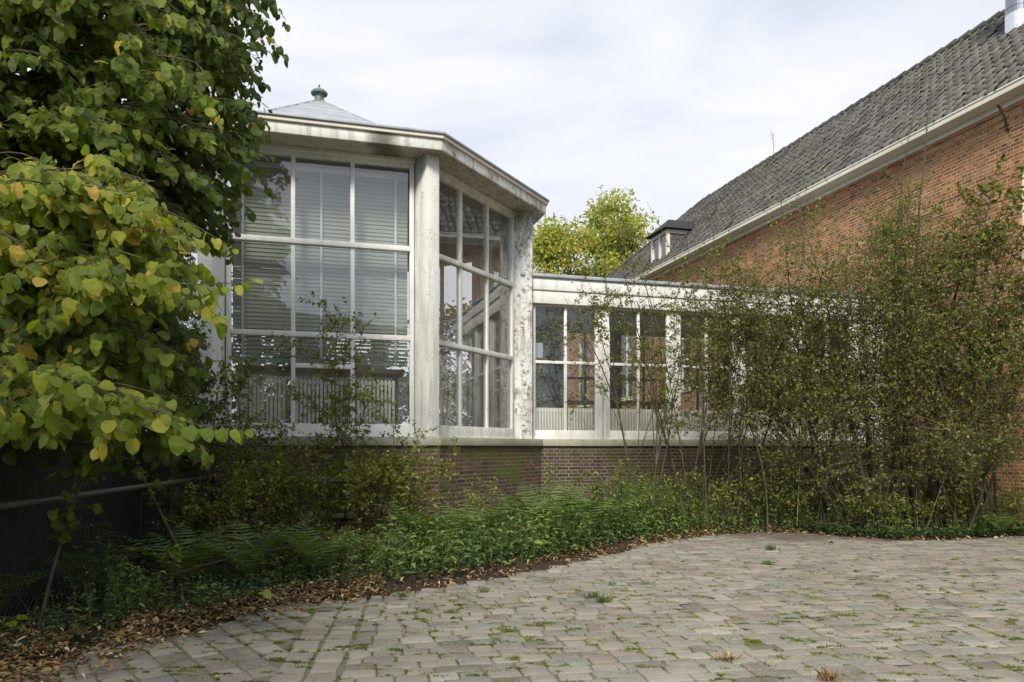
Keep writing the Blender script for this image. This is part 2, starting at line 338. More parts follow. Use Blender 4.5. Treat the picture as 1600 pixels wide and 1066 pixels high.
M['leaf_bright'] = m_leaf('bright_leaf', [(0.0, (0.13, 0.19, 0.02)), (1.0, (0.34, 0.38, 0.04))], 0.5, 0.4)

# ------------------------------------------------------------------ mesh helpers
def tag(o, label=None, cat=None, group=None, kind=None):
    if label: o['label'] = label
    if cat: o['category'] = cat
    if group: o['group'] = group
    if kind: o['kind'] = kind
    return o
def empty(name, loc, label=None, cat=None, group=None, rz=0):
    o = bpy.data.objects.new(name, None); C.collection.objects.link(o)
    o.location = loc; o.rotation_euler = (0, 0, rz); o.empty_display_size = 0.1
    return tag(o, label, cat, group)
def basis_loc(p):
    v = Vector((0, 0, 0))
    while p is not None: v += p.location; p = p.parent
    return v
def mesh(name, V, Fs, mat, parent=None, tint=None, uv=None, smooth=False, local=False):
    """V (n,3); Fs = list of (m,k) int arrays (or one array) ; tint per face ; uv per loop"""
    V = np.asarray(V, dtype=np.float64).reshape(-1, 3)
    if parent is not None and not local: V = V - np.array(basis_loc(parent))
    if isinstance(Fs, np.ndarray): Fs = [Fs]
    Fs = [np.asarray(f, dtype=np.int32) for f in Fs if len(f)]
    loops = np.concatenate([f.ravel() for f in Fs]).astype(np.int32)
    tot = np.concatenate([np.full(len(f), f.shape[1], dtype=np.int32) for f in Fs])
    st = np.concatenate([[0], np.cumsum(tot)[:-1]]).astype(np.int32)
    me = bpy.data.meshes.new(name)
    me.vertices.add(len(V)); me.vertices.foreach_set('co', V.astype(np.float32).ravel())
    me.loops.add(len(loops)); me.loops.foreach_set('vertex_index', loops)
    me.polygons.add(len(tot)); me.polygons.foreach_set('loop_start', st); me.polygons.foreach_set('loop_total', tot)
    if smooth: me.polygons.foreach_set('use_smooth', np.ones(len(tot), dtype=bool))
    me.update(calc_edges=True)
    if tint is not None:
        a = me.attributes.new('tint', 'FLOAT', 'FACE'); a.data.foreach_set('value', np.asarray(tint, dtype=np.float32))
    if uv is not None:
        u = me.uv_layers.new(name='UVMap'); u.data.foreach_set('uv', np.asarray(uv, dtype=np.float32).ravel())
    me.materials.append(mat)
    o = bpy.data.objects.new(name, me); C.collection.objects.link(o)
    if parent is not None: o.parent = parent
    return o

class MB:
    """boxes / quads in a frame: o + x*ux + y*uy + z*uz"""
    def __init__(s, o=(0, 0, 0), ux=(1, 0, 0), uy=(0, 1, 0)):
        s.V = []; s.F = []; s.UV = []; s.frame(o, ux, uy)
    def frame(s, o, ux, uy):
        s.o = np.array((*o, 0) if len(o) == 2 else o, float); s.ux = np.array((*ux, 0) if len(ux) == 2 else ux, float)
        s.uy = np.array((*uy, 0) if len(uy) == 2 else uy, float); return s
    def P(s, x, y, z): return s.o + s.ux*x + s.uy*y + np.array((0, 0, z))
    def poly(s, pts, uvs=None):
        b = len(s.V); s.V += [np.array(p, float) for p in pts]; s.F.append(list(range(b, b+len(pts))))
        s.UV += list(uvs) if uvs is not None else [(0, 0)]*len(pts)
    def box(s, x0, x1, y0, y1, z0, z1):
        c = [s.P(x, y, z) for z in (z0, z1) for y in (y0, y1) for x in (x0, x1)]
        for f, (a, bq) in (((0, 1, 3, 2), 'xy'), ((4, 6, 7, 5), 'xy'), ((0, 4, 5, 1), 'xz'), ((2, 3, 7, 6), 'xz'), ((0, 2, 6, 4), 'yz'), ((1, 5, 7, 3), 'yz')):
            uv = []
            for i in f:
                xx = (x0, x1)[i & 1]; yy = (y0, y1)[(i >> 1) & 1]; zz = (z0, z1)[i >> 2]
                uv.append({'xy': (xx, yy), 'xz': (xx, zz), 'yz': (yy, zz)}[a+bq])
            s.poly([c[i] for i in f], uv)
    def prism(s, ring, z0, z1, cap=True, inner=None):
        n = len(ring); u = 0
        for i in range(n):
            a, b = ring[i], ring[(i+1) % n]; L = math.dist(a, b)
            s.poly([(*a, z0), (*b, z0), (*b, z1), (*a, z1)], [(u, z0), (u+L, z0), (u+L, z1), (u, z1)]); u += L
            if inner is not None:
                c, d = inner[i], inner[(i+1) % n]
                s.poly([(*d, z0), (*c, z0), (*c, z1), (*d, z1)]); s.poly([(*a, z1), (*b, z1), (*d, z1), (*c, z1)])
                s.poly([(*b, z0), (*a, z0), (*c, z0), (*d, z0)])
        if cap and inner is None:
            s.poly([(*p, z1) for p in ring]); s.poly([(*p, z0) for p in reversed(ring)])
    def tube(s, p0, p1, r0, r1=None, k=10, caps=True):
        p0, p1 = np.array(p0, float), np.array(p1, float); r1 = r0 if r1 is None else r1
        d = p1-p0; d /= np.linalg.norm(d); a = np.cross(d, (0, 0, 1.)); a = a if np.linalg.norm(a) > 1e-3 else np.array((1., 0, 0)); a /= np.linalg.norm(a); b = np.cross(d, a)
        A = [p0+r0*(a*math.cos(t)+b*math.sin(t)) for t in np.linspace(0, 2*math.pi, k, endpoint=False)]
        B = [p1+r1*(a*math.cos(t)+b*math.sin(t)) for t in np.linspace(0, 2*math.pi, k, endpoint=False)]
        for i in range(k): s.poly([A[i], A[(i+1) % k], B[(i+1) % k], B[i]])
        if caps: s.poly(A[::-1]); s.poly(B)
    def lathe(s, c, prof, k=20):
        for (r0, z0), (r1, z1) in zip(prof[:-1], prof[1:]):
            for i in range(k):
                t0, t1 = 2*math.pi*i/k, 2*math.pi*(i+1)/k
                s.poly([(c[0]+r0*math.cos(t0), c[1]+r0*math.sin(t0), z0), (c[0]+r0*math.cos(t1), c[1]+r0*math.sin(t1), z0),
                        (c[0]+r1*math.cos(t1), c[1]+r1*math.sin(t1), z1), (c[0]+r1*math.cos(t0), c[1]+r1*math.sin(t0), z1)])
    def build(s, name, mat, parent=None, bevel=0, smooth=False):
        by = {}
        pos = 0; starts = []
        for f in s.F: starts.append(pos); pos += len(f)
        order = sorted(range(len(s.F)), key=lambda i: len(s.F[i]))
        Fs = []; uv = []
        for i in order: by.setdefault(len(s.F[i]), []).append(s.F[i]); uv += s.UV[starts[i]:starts[i]+len(s.F[i])]
        Fs = [np.array(by[k]) for k in sorted(by)]
        o = mesh(name, np.array(s.V), Fs, mat, parent, uv=uv, smooth=smooth)
        if bevel:
            import bmesh
            bm = bmesh.new(); bm.from_mesh(o.data); bmesh.ops.remove_doubles(bm, verts=bm.verts, dist=1e-5)
            bmesh.ops.recalc_face_normals(bm, faces=bm.faces); bm.to_mesh(o.data); bm.free()
            md = o.modifiers.new('bevel', 'BEVEL'); md.width = bevel; md.segments = 2; md.limit_method = 'ANGLE'; md.angle_limit = R(40)
        return o

u1 = np.array((0.9636, 0.2672)); nn1 = np.array((0.2672, -0.9636))
u2 = np.array((0.4924, 0.8704)); u3 = np.array((-0.2672, 0.9636))
rng = np.random.default_rng(7)

# ------------------------------------------------------------------ ground, pavement
EDGE = [(-4.6, 2.6), (-3.6, 3.5), (-2.9, 4.1), (-2.67, 4.41), (-2.78, 4.8), (-2.29, 4.98), (-2.16, 5.32), (-1.93, 5.84), (-1.6, 6.16), (-1.09, 6.29), (-0.78, 6.66),
        (-0.19, 7.2), (0.34, 7.78), (1.14, 8.8), (1.65, 9.5), (2.33, 10.3), (2.78, 10.7), (3.88, 11.15), (4.42, 11.05), (4.93, 10.55), (5.29, 10.2),
        (6.26, 10.3), (7.48, 10.75), (8.05, 9.9), (8.6, 8.0), (9.2, 5.8), (10.2, 2.2), (11.2, -1.5)]
EDGE = np.array(EDGE)
g = MB(); g.poly([(-900, -900, -0.07), (900, -900, -0.07), (900, 900, -0.07), (-900, 900, -0.07)])
tag(g.build('ground', M['ground']), kind='structure')
# joint bed under the setts
g = MB(); PAVP = [(-4.6, -14), (11.2, -14)] + [tuple(p) for p in EDGE[::-1]]
cx, cy = 3.0, 2.0
for a, b in zip(PAVP, PAVP[1:]+PAVP[:1]): g.poly([(cx, cy, -0.007), (*a, -0.007), (*b, -0.007)])
tag(g.build('pavement_bed', M['joint']), kind='structure')

def inside(poly, x, y):
    x = np.asarray(x); y = np.asarray(y); c = np.zeros(x.shape, bool); n = len(poly)
    for i in range(n):
        x0, y0 = poly[i]; x1, y1 = poly[(i+1) % n]
        if y0 == y1: continue
        t = ((y0 > y) != (y1 > y)) & (x < (x1-x0)*(y-y0)/(y1-y0)+x0); c ^= t
    return c
def edge_y(x): return np.interp(x, EDGE[:, 0][2:], EDGE[:, 1][2:])

def setts():
    rg = np.random.default_rng(3)
    V = []; F3 = []; F4 = []; T3 = []; T4 = []; nv = 0
    K = 12
    def stone(c, ax, ay, hx, hy):
        nonlocal nv
        c1, c2 = rg.uniform(.006, .018, 2)
        x = np.array([hx, hx, hx-c1, 0, -hx+c2, -hx, -hx, -hx, -hx+c1, 0, hx-c2, hx])+rg.normal(0, .0028, K)
        y = np.array([0, hy-c1, hy, hy, hy, hy-c2, 0, -hy+c1, -hy, -hy, -hy, -hy+c2])+rg.normal(0, .0032, K)
        tl = rg.normal(0, .014, 2); zc = rg.normal(0, .003)
        def ring(s, dz):
            q = c[None, :]+np.outer(x*s, ax)+np.outer(y*s, ay)
            return np.c_[q, dz+zc+tl[0]*x*s+tl[1]*y*s]
        ins = 1-0.008/min(hx, hy)
        A = ring(1.0, -0.05); B = ring(1.0, -0.0050); D = ring(0.5*(1+ins), -0.0012); E = ring(ins*0.97, 0.0); Cn = np.array([[c[0], c[1], zc+0.0015]])
        V.extend([A, B, D, E, Cn]); t = rg.random()
        i = np.arange(K); j = (i+1) % K
        for k in range(3):
            F4.append(np.c_[nv+k*K+i, nv+k*K+j, nv+(k+1)*K+j, nv+(k+1)*K+i]); T4.append(np.full(K, t))
        F3.append(np.c_[nv+3*K+i, nv+3*K+j, np.full(K, nv+4*K)]); T3.append(np.full(K, t))
        nv += 4*K+1
    poly = [tuple(p) for p in EDGE] + [(11.2, -3), (-4.6, -3)]
    def ok(x, y):
        return bool(inside(poly, x, y)) or bool(inside(poly, x, y-0.10))
    xb = lambda y: -0.955-0.116*(y-4.04)
    def gx(s):      # bowed courses
        return 0.20*np.minimum(s, 0)*1.0+0.16*np.clip(s, 0, 3)-0.012*np.clip(s, 0, 12)**2*0.25
    t = 1.5
    while t < 12.6:
        pit = 0.137*rg.uniform(.93, 1.07); s = xb(t-.2)+.012-rg.choice([0, .07])
        while s < 11.4:
            L = rg.choice([.16, .19, .21, .25])*rg.uniform(.92, 1.1)
            m = s+L/2; y = t+gx(m)+0.018*math.sin(m*2.1+t*1.3)
            if m-L*0.5 < xb(y)-.005:
                e_l = m+L/2; L = max(.05, e_l-xb(y)-.006); m = e_l-L/2
                s = e_l-L
            if m-L*0.5 > xb(y)-.02 and L > .06 and ok(m, y) and y > 1.6:
                d = (gx(m+.1)-gx(m-.1))/.2+rg.normal(0, .02)
                ax = np.array((1, d))/math.hypot(1, d); ay = np.array((-ax[1], ax[0]))
                stone(np.array((m, y)), ax, ay, L/2-rg.uniform(.002, .006), pit/2-rg.uniform(.0015, .005))
            s += L
        t += pit
    # two lengthwise courses
    d = np.array((-0.116, 1.0)); d /= np.linalg.norm(d); px_ = np.array((d[1], -d[0]))
    for off in (-0.10, -0.29):
        q = -2.8
        while q < 3.2:
            L = rg.uniform(.19, .28); c = np.array((-0.955, 4.04))+d*(q+L/2)+px_*off
            if ok(*c) and c[1] > 1.5: stone(c, px_, d, 0.085+rg.normal(0, .004), L/2-.009)
            q += L
    # diagonal field left
    a = np.array((0.607, -0.795)); b = np.array((0.795, 0.607))
    r0 = np.array((-2.2, 4.4))
    v = -4.2
    while v < 3.4:
        pit = 0.175*rg.uniform(.94, 1.06); w = -4.0+rg.uniform(0, .1)
        while w < 4:
            L = rg.uniform(.13, .20); c = r0+a*(w+L/2)+b*v
            if c[0] < xb(c[1])-0.435 and c[0] > -4.4 and c[1] > 1.5 and ok(*c):
                stone(c, a, b, L/2-.008, pit/2-.008)
            w += L
        v += pit
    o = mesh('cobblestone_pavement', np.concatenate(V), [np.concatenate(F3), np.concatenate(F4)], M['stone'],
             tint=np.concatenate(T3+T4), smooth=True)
    tag(o, kind='structure')
setts()

# planting bed soil: grid from the edge back to the walls, gently humped
def bed():
    xs = np.arange(-9.0, 9.2, 0.16); rows = 34
    V = []; F = []
    for i, x in enumerate(xs):
        y0 = float(edge_y(x)) if x > -2.9 else 4.1+(-2.9-x)*(-0.85)
        y1 = 15.5
        for j in range(rows):
            f = j/(rows-1); y = y0-0.05+(y1-y0)*f**1.4
            d = y-y0
            z = -0.03+0.075*min(1, max(0, d)/0.45)+0.03*math.sin(x*3.1+y*1.7)*min(1, d)+rng.normal(0, .008)
            if j == 0: z = -0.05
            V.append((x+rng.normal(0, .02), y, z))
    n = rows
    for i in range(len(xs)-1):
        for j in range(rows-1): F.append((i*n+j, (i+1)*n+j, (i+1)*n+j+1, i*n+j+1))
    tag(mesh('planting_bed_soil', V, np.array(F), M['soil'], smooth=True), kind='structure')
bed()

# ------------------------------------------------------------------ conservatory (octagon)
SA = 2.70; RR = SA/(2*math.sin(R(22.5)))
W1 = np.array((-1.27, 10.42)); rad1 = np.array((math.sin(R(142)), math.cos(R(142))))
OC = W1-rad1*RR
def vert(k, ext=0.0):       # vertex k: compass bearing 142 - 45(k-1)
    a = R(142-45*(k-1)); return OC+(RR+ext)*np.array((math.sin(a), math.cos(a)))
def ring(ext): return [tuple(vert(k, ext)) for k in range(1, 9)]
ZS0, ZS1, ZSOF = 1.31, 1.43, 5.32
cons = empty('conservatory', (OC[0], OC[1], 0), 'octagonal white glazed garden pavilion with tall windows on a mossy brick plinth', 'conservatory')
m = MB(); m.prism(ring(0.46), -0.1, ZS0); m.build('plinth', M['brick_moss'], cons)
m = MB(); m.prism(ring(0.50), ZS0, ZS1); m.build('sill_slab', M['slab'], cons, bevel=0.008)
m = MB(); m.prism(ring(-0.10), ZS1, ZS1+0.02); m.build('floor', M['floor'], cons)
for k in range(1, 9):
    a = R(142-45*(k-1)); rd = np.array((math.sin(a), math.cos(a))); tg = np.array((rd[1], -rd[0]))
    m = MB(vert(k), tg, rd); m.box(-0.10, 0.10, -0.14, 0.30, ZS1+0.001, ZSOF-0.001)
    m.build('pillar', M['white_fin_worn'] if k == 2 else M['white_fin'], cons, bevel=0.006)
# face k between vertex k and k-1 ... face 1 = between vert(0->8) and vert(1)
def face_frame(ka, kb):
    a, b = vert(ka), vert(kb); ux = (b-a)/np.linalg.norm(b-a); c = (a+b)/2; out = c-OC; out /= np.linalg.norm(out)
    return a, ux, out
def add_glass(m, x0, x1, z0, z1, rg, y=0.0):
    tx, tz = rg.normal(0, .0022, 2)
    cxm, czm = (x0+x1)/2, (z0+z1)/2
    pts = [m.P(x, y+tx*(x-cxm)+tz*(z-czm), z) for x, z in ((x0, z0), (x1, z0), (x1, z1), (x0, z1))]
    m.poly(pts)
rgl = np.random.default_rng(21)
faces = [(8, 1), (1, 2), (2, 3), (3, 4), (4, 5), (5, 6), (6, 7), (7, 8)]
for fi, (ka, kb) in enumerate(faces):
    a, ux, out = face_frame(ka, kb)
    x0, x1 = 0.115, SA-0.115
    f = MB(a, ux, out); gl = MB(a, ux, out)
    zb, zt = 1.455, 5.30; w = x1-x0; J = 0.062
    f.box(x0, x0+J, -0.045, 0.04, zb, zt); f.box(x1-J, x1, -0.045, 0.04, zb, zt)
    f.box(x0+J, x1-J, -0.044, 0.043, zb, 1.61); f.box(x0, x1, -0.05, 0.085, ZS1+.002, zb)
    f.box(x0+J, x1-J, -0.044, 0.038, 5.20, zt)
    gx0, gx1 = x0+J, x1-J; pw = (gx1-gx0)/3
    mul = [gx0+pw, gx0+2*pw]
    for q in mul: f.box(q-0.028, q+0.028, -0.040, 0.034, 1.61, 5.20)
    for z in (2.81, 4.06): f.box(gx0, gx1, -0.042, 0.060, z-0.035, z+0.035)
    f.box(x0-0.01, x1+0.01, -0.02, 0.075, 5.262, 5.318)
    if fi == 0: f.box(mul[0]+0.028, mul[1]-0.028, -0.04, 0.046, 2.36, 2.42)
    wn = f.build('window', M['white'] if fi != 1 else M['white_fin'], cons, bevel=0.004)
    for i in range(3):
        for (z0, z1) in ((1.61, 2.775), (2.845, 4.025), (4.095, 5.20)):
            add_glass(gl, gx0+i*pw+.02, gx0+(i+1)*pw-.02, z0, z1, rgl)
    gl.build('glass', M['glass_dirty'] if fi < 3 else M['glass'], wn)
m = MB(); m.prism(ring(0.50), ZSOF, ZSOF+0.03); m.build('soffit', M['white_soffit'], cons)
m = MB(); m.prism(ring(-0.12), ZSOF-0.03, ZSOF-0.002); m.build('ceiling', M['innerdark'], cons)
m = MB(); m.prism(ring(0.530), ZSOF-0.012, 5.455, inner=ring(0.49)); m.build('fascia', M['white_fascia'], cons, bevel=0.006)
m = MB(); m.prism(ring(0.565), 5.457, 5.505, inner=ring(0.48)); m.build('cornice_trim', M['cream'], cons, bevel=0.005)
m = MB(); m.prism(ring(0.590), 5.507, 5.540, inner=ring(0.46)); m.build('lead_edge', M['lead'], cons, bevel=0.006)
m = MB(); apex = 7.45; rb = RR+0.575; NC = 9
for j in range(NC):
    f0, f1 = j/NC, (j+1)/NC
    if j == 0: r0, r1, z0, z1 = rb, 3.45, 5.541, 5.592
    else:
        f0, f1 = (j-1)/(NC-1), j/(NC-1)
        r0 = 3.45*(1-f0)+0.07*f0; r1 = 3.45*(1-f1)+0.07*f1
        z0 = 5.60+(apex-5.60)*f0+0.014; z1 = 5.60+(apex-5.60)*f1
    A = [tuple(OC+(r0)*np.array((math.sin(R(142-45*i)), math.cos(R(142-45*i))))) for i in range(8)]
    B = [tuple(OC+(r1)*np.array((math.sin(R(142-45*i)), math.cos(R(142-45*i))))) for i in range(8)]
    for i in range(8):
        j2 = (i+1) % 8
        m.poly([(*A[i], z0), (*A[j2], z0), (*B[j2], z1), (*B[i], z1)]); m.poly([(*A[i], z0-0.015), (*A[j2], z0-0.015), (*A[j2], z0), (*A[i], z0)])
for i in range(8):
    dv = np.array((math.sin(R(142-45*i)), math.cos(R(142-45*i))))
    m.tube((*(OC+dv*3.45), 5.60), (*(OC+dv*0.07), apex+0.01), 0.018, 0.015, 6)
m.build('roof', M['lead'], cons)
m = MB(); m.lathe(OC, [(0.14, 7.40), (0.10, 7.46), (0.083, 7.50), (0.083, 7.60)]); vt = m.build('roof_vent', M['zinc'], cons, smooth=True)
m = MB(); m.lathe(OC, [(0.05, 7.585), (0.143, 7.59), (0.150, 7.612), (0.12, 7.65), (0.05, 7.69), (0.016, 7.70), (0.012, 7.73), (0.02, 7.745), (0.0, 7.775)])
m.build('vent_cap', M['zinc'], vt, smooth=True)
# vent grille in the plinth under face one
P1p = W1+nn1*0.425
m = MB(P1p, -u1, nn1)
m.box(0.955, 1.73, -0.05, 0.022, 0.84, 0.905); m.box(0.955, 1.73, -0.05, 0.024, 0.36, 0.42)
m.box(0.955, 1.01, -0.05, 0.020, 0.42, 0.84); m.box(1.675, 1.73, -0.05, 0.020, 0.42, 0.84); m.box(1.32, 1.36, -0.05, 0.016, 0.42, 0.84)
gv = m.build('basement_vent', M['slab'], cons, bevel=0.004)
m = MB(P1p, -u1, nn1)
for i in range(9): m.box(1.01, 1.675, -0.02, 0.010, 0.43+i*0.045, 0.452+i*0.045)
m.box(1.01, 1.675, 0.002, 0.005, 0.42, 0.84)
m.build('grille', M['grille'], gv)

# ---- things inside the pavilion
a, ux, out = face_frame(8, 1)
bl = empty('venetian_blind', (*(a+ux*1.35-out*0.30), 5.16), 'pale grey venetian blind hanging behind the tall front window', 'blind')
m = MB(a-out*0.28, ux, out); m.box(0.16, 2.54, -0.03, 0.03, 5.12, 5.18); m.build('head_rail', M['tape'], bl)
m = MB(a-out*0.28, ux, out)
z = 5.09; i = 0
while z > 2.50:
    t = -R(72) if z > 2.86 else -R(40); hw = 0.031; sg = 0.004*math.sin(i*1.7)
    dy, dz = hw*math.cos(t), hw*math.sin(t)
    cv = 0.006
    for (sa, ca), (sb, cb) in (((-1, 0), (0, 1)), ((0, 1), (1, 0))):
        A = [m.P(x, s_*dy+c_*cv, z+s_*dz+sg*q) for x, s_, c_, q in ((0.17, sa, ca, 1), (2.53, sa, ca, -1), (2.53, sb, cb, -1), (0.17, sb, cb, 1))]
        m.poly(A)
    z -= 0.055; i += 1
m.box(0.17, 2.53, -0.02, 0.02, z, z+0.025)
m.build('slats', M['blind'], bl)
for x in (0.30, 1.33, 2.36):
    m = MB(a-out*0.28, ux, out); m.box(x-0.016, x+0.016, 0.034, 0.036, 2.5, 5.12); m.build('tape', M['tape'], bl)
def radiator(a, ux, out, x0, x1, z0, z1, back, label, group=None):
    c = a+ux*(x0+x1)/2-out*back
    r = empty('radiator', (*c, z0), label, 'radiator', group)
    m = MB(a-out*back, ux, out); n = int((x1-x0)/0.052)
    for i in range(n):
        x = x0+(i+.5)*(x1-x0)/n; m.box(x-0.017, x+0.017, -0.05, 0.05, z0+.02, z1-.012)
    m.box(x0, x1, -0.03, 0.03, z0+0.04, z0+0.075); m.box(x0, x1, -0.03, 0.03, z1-0.075, z1-0.04)
    m.build('columns', M['radiator'], r, bevel=0.004)
    m = MB(a-out*back, ux, out); m.tube(m.P(x1, 0, z0+.057), m.P(x1+.06, 0, z0+.057), .014, k=8); m.tube(m.P(x1+.06, 0, z0+.07), m.P(x1+.06, 0, z0-.06), .012, k=8)
    m.build('pipe', M['radiator'], r)
radiator(a, ux, out, 0.22, 0.86, 1.50, 2.24, 0.15, 'cream column radiator behind the left pane of the pavilion front window', 'pavilion radiators')
radiator(a, ux, out, 0.98, 1.68, 1.50, 2.24, 0.15, 'cream column radiator behind the middle pane of the pavilion front window', 'pavilion radiators')
radiator(a, ux, out, 1.80, 2.34, 1.50, 2.24, 0.15, 'cream column radiator behind the right pane of the pavilion front window', 'pavilion radiators')
ct = empty('counter', (*(a+ux*1.35-out*0.65), 1.45), 'brown wooden counter above the radiators inside the pavilion', 'counter')
m = MB(a-out*0.62, ux, out); m.box(0.2, 2.5, -0.28, 0.31, 2.34, 2.41); m.build('top', M['counter'], ct, bevel=0.005)
for x in (0.3, 2.38):
    m = MB(a-out*0.62, ux, out); m.box(x, x+0.05, -0.2, 0.1, 1.452, 2.339); m.build('leg', M['counter'], ct)
# an inner pier and partition so that the rooms read behind the glass
m = MB(OC+np.array((-0.8, 1.9)), u1, nn1); m.box(-0.15, 0.15, -0.1, 0.1, 1.451, 5.288)
tag(m.build('interior_column', M['inner']), 'pale square column inside the pavilion behind its right hand window', 'column')

# ------------------------------------------------------------------ glazed passage (link)
G0 = np.array((0.30, 12.85)); LEN = 7.36
lk = empty('glazed_passage', (*G0, 0), 'low white glazed corridor with flat roof joining the pavilion to the brick house', 'glazed corridor')
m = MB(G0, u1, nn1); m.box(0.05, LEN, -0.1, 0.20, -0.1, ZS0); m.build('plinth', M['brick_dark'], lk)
m = MB(G0, u1, nn1); m.box(0.05, LEN, -0.1, 0.235, ZS0+.001, ZS1); m.build('sill_slab', M['slab'], lk, bevel=0.006)
m = MB(G0, u1, nn1); m.box(-0.3, LEN, -2.75, -0.101, ZS0-.1, ZS1+.01); m.build('floor', M['floor'], lk)
posts = [0.02, 1.36, 2.76, 4.12, 5.42, 6.74]
def link_bays(y, name_mat, back=False):
    for i in range(5):
        x0, x1 = posts[i]+(0.085 if i else 0.03), posts[i+1]-0.085
        f = MB(G0+nn1*y, u1, nn1); gl = MB(G0+nn1*y, u1, nn1)
        J = 0.055; zb, zt = 1.455, 3.80
        f.box(x0, x0+J, -.03, .03, zb, zt); f.box(x1-J, x1, -.03, .03, zb, zt)
        f.box(x0+J, x1-J, -.029, .032, zb, 1.59); f.box(x0, x1, -.03, .06, ZS1+.002, zb)
        f.box(x0+J, x1-J, -.029, .028, zt-.05, zt)
        q = (x0+x1)/2; f.box(q-.024, q+.024, -.026, .025, 1.59, zt-.05)
        f.box(x0+J, x1-J, -.028, .029, 2.755, 2.805)
        wn = f.build('window', name_mat, lk, bevel=0.004 if not back else 0)
        for (a0, a1) in ((x0+J-.01, q-.01), (q+.01, x1-J+.01)):
            for (z0, z1) in ((1.59, 2.76), (2.80, zt-.05)): add_glass(gl, a0, a1, z0, z1, rgl)
        gl.build('glass', M['glass'], wn)
link_bays(0.0, M['white'])
link_bays(-2.65, M['grey_frame'], True)
for i, p in enumerate(posts):
    m = MB(G0, u1, nn1)
    if i == 0: continue
    m.box(p-.083, p-.012, -.05, .05, ZS1+.001, 3.80); m.box(p+.012, p+.083, -.05, .05, ZS1+.001, 3.80); m.box(p-.014, p+.014, -.04, .012, ZS1+.001, 3.80)
    m.build('post', M['white_fin'], lk, bevel=0.005)
    m = MB(G0-nn1*2.65, u1, nn1); m.box(p-.084, p+.084, -.05, .05, ZS1+.02, 3.80); m.build('post', M['grey_frame'], lk)
m = MB(G0, u1, nn1); m.box(6.825, LEN-0.02, -0.12, 0.10, ZS1+.001, 3.80); m.build('end_pier', M['white'], lk, bevel=0.006)
m = MB(G0, u1, nn1); m.box(-0.2, LEN, 0.03, 0.115, 3.785, 4.01); m.box(-0.2, LEN, 0.03, 0.14, 4.012, 4.225); m.build('fascia', M['white_fin'], lk, bevel=0.005)
m = MB(G0, u1, nn1); m.box(-0.2, LEN, -2.85, 0.18, 4.227, 4.285); m.build('roof_edge', M['lead'], lk, bevel=0.006)
m = MB(G0, u1, nn1); m.box(-0.4, LEN, -2.75, 0.029, 3.802, 4.224); m.build('roof', M['innerdark'], lk)
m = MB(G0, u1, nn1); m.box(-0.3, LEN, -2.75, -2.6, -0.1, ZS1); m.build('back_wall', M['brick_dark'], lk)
for i, nm in enumerate(['first', 'second', 'third', 'fourth', 'fifth']):
    radiator(G0, u1, nn1, posts[i]+.12, posts[i+1]-.14, 1.50, 2.00, 0.13, 'low cream radiator in the %s corridor bay from the pavilion' % nm, 'corridor radiators')
m = MB(G0-nn1*0.04, u1, nn1); m.box(0.12, 0.26, -.003, 0, 2.86, 3.12); tag(m.build('paper_notice', M['paper']), 'blue grey paper notice taped inside the first corridor window', 'notice')
# a bench-table in the corridor
tb = empty('table', (*(G0+u1*2.0-nn1*1.9), 1.45), 'dark long table standing in the glazed corridor', 'table')
m = MB(G0-nn1*1.9, u1, nn1); m.box(1.0, 3.4, -.3, .3, 2.18, 2.23); m.build('top', M['counter'], tb)
for x in (1.05, 3.3):
    for y in (-.27, .22):
        m = MB(G0-nn1*1.9, u1, nn1); m.box(x, x+.05, y, y+.05, 1.45, 2.18); m.build('leg', M['dark'], tb)

# ------------------------------------------------------------------ brick house
D0 = 11.07; V0, V1 = 1.0, 30.9; D9 = 17.05; ZB = 5.58+H
hs_o = u1*D0+u3*12
house = empty('brick_house', (*hs_o, 0), 'long orange red brick house with grey pantile roof and white gutter', 'house')
def PH(d, v): return u1*d+u3*v
# front wall with window openings
WIN = [(28.2, 29.4), (24.05, 25.25), (19.95, 21.15), (8.1, 9.3)]
WZ0, WZ1 = 1.75+H, 4.5+H
m = MB((0, 0), u3, u1)        # x = v, y = d
cuts = sorted(WIN)
v = V0
def wallquad(a, b, z0, z1): m.poly([m.P(b, D0, z0), m.P(a, D0, z0), m.P(a, D0, z1), m.P(b, D0, z1)], [(b, z0), (a, z0), (a, z1), (b, z1)])
for (a, b) in cuts:
    wallquad(v, a, -0.1, ZB); wallquad(a, b, -0.1, WZ0); wallquad(a, b, WZ1, ZB)
    for (p, q, z0, z1) in ((a, a, WZ0, WZ1), (b, b, WZ0, WZ1)):
        m.poly([m.P(p, D0, z0), m.P(p, D0+.14, z0), m.P(p, D0+.14, z1), m.P(p, D0, z1)], [(0, z0), (.14, z0), (.14, z1), (0, z1)])
    for z in (WZ0, WZ1): m.poly([m.P(a, D0, z), m.P(b, D0, z), m.P(b, D0+.14, z), m.P(a, D0+.14, z)], [(a, 0), (b, 0), (b, .14), (a, .14)])
    v = b
wallquad(v, V1, -0.1, ZB)
m.poly([m.P(V1, D0, -.1), m.P(V1, D0, ZB), m.P(V1, D9, ZB), m.P(V1, D9, -.1)], [(0, 0), (0, ZB), (6, ZB), (6, 0)])
m.poly([m.P(V0, D0, -.1), m.P(V0, D9, -.1), m.P(V0, D9, ZB), m.P(V0, D0, ZB)], [(0, 0), (6, 0), (6, ZB), (0, ZB)])
m.poly([m.P(V0, D9, -.1), m.P(V1, D9, -.1), m.P(V1, D9, ZB), m.P(V0, D9, ZB)], [(0, 0), (30, 0), (30, ZB), (0, ZB)])
m.build('wall', M['brick_red'], house)
m = MB((0, 0), u3, u1)        # corbel courses
m.box(V0, V1, D0-.022, D0+.05, ZB-.065, ZB-.003); m.box(V0, V1, D0-.012, D0+.05, ZB-.20, ZB-.14)
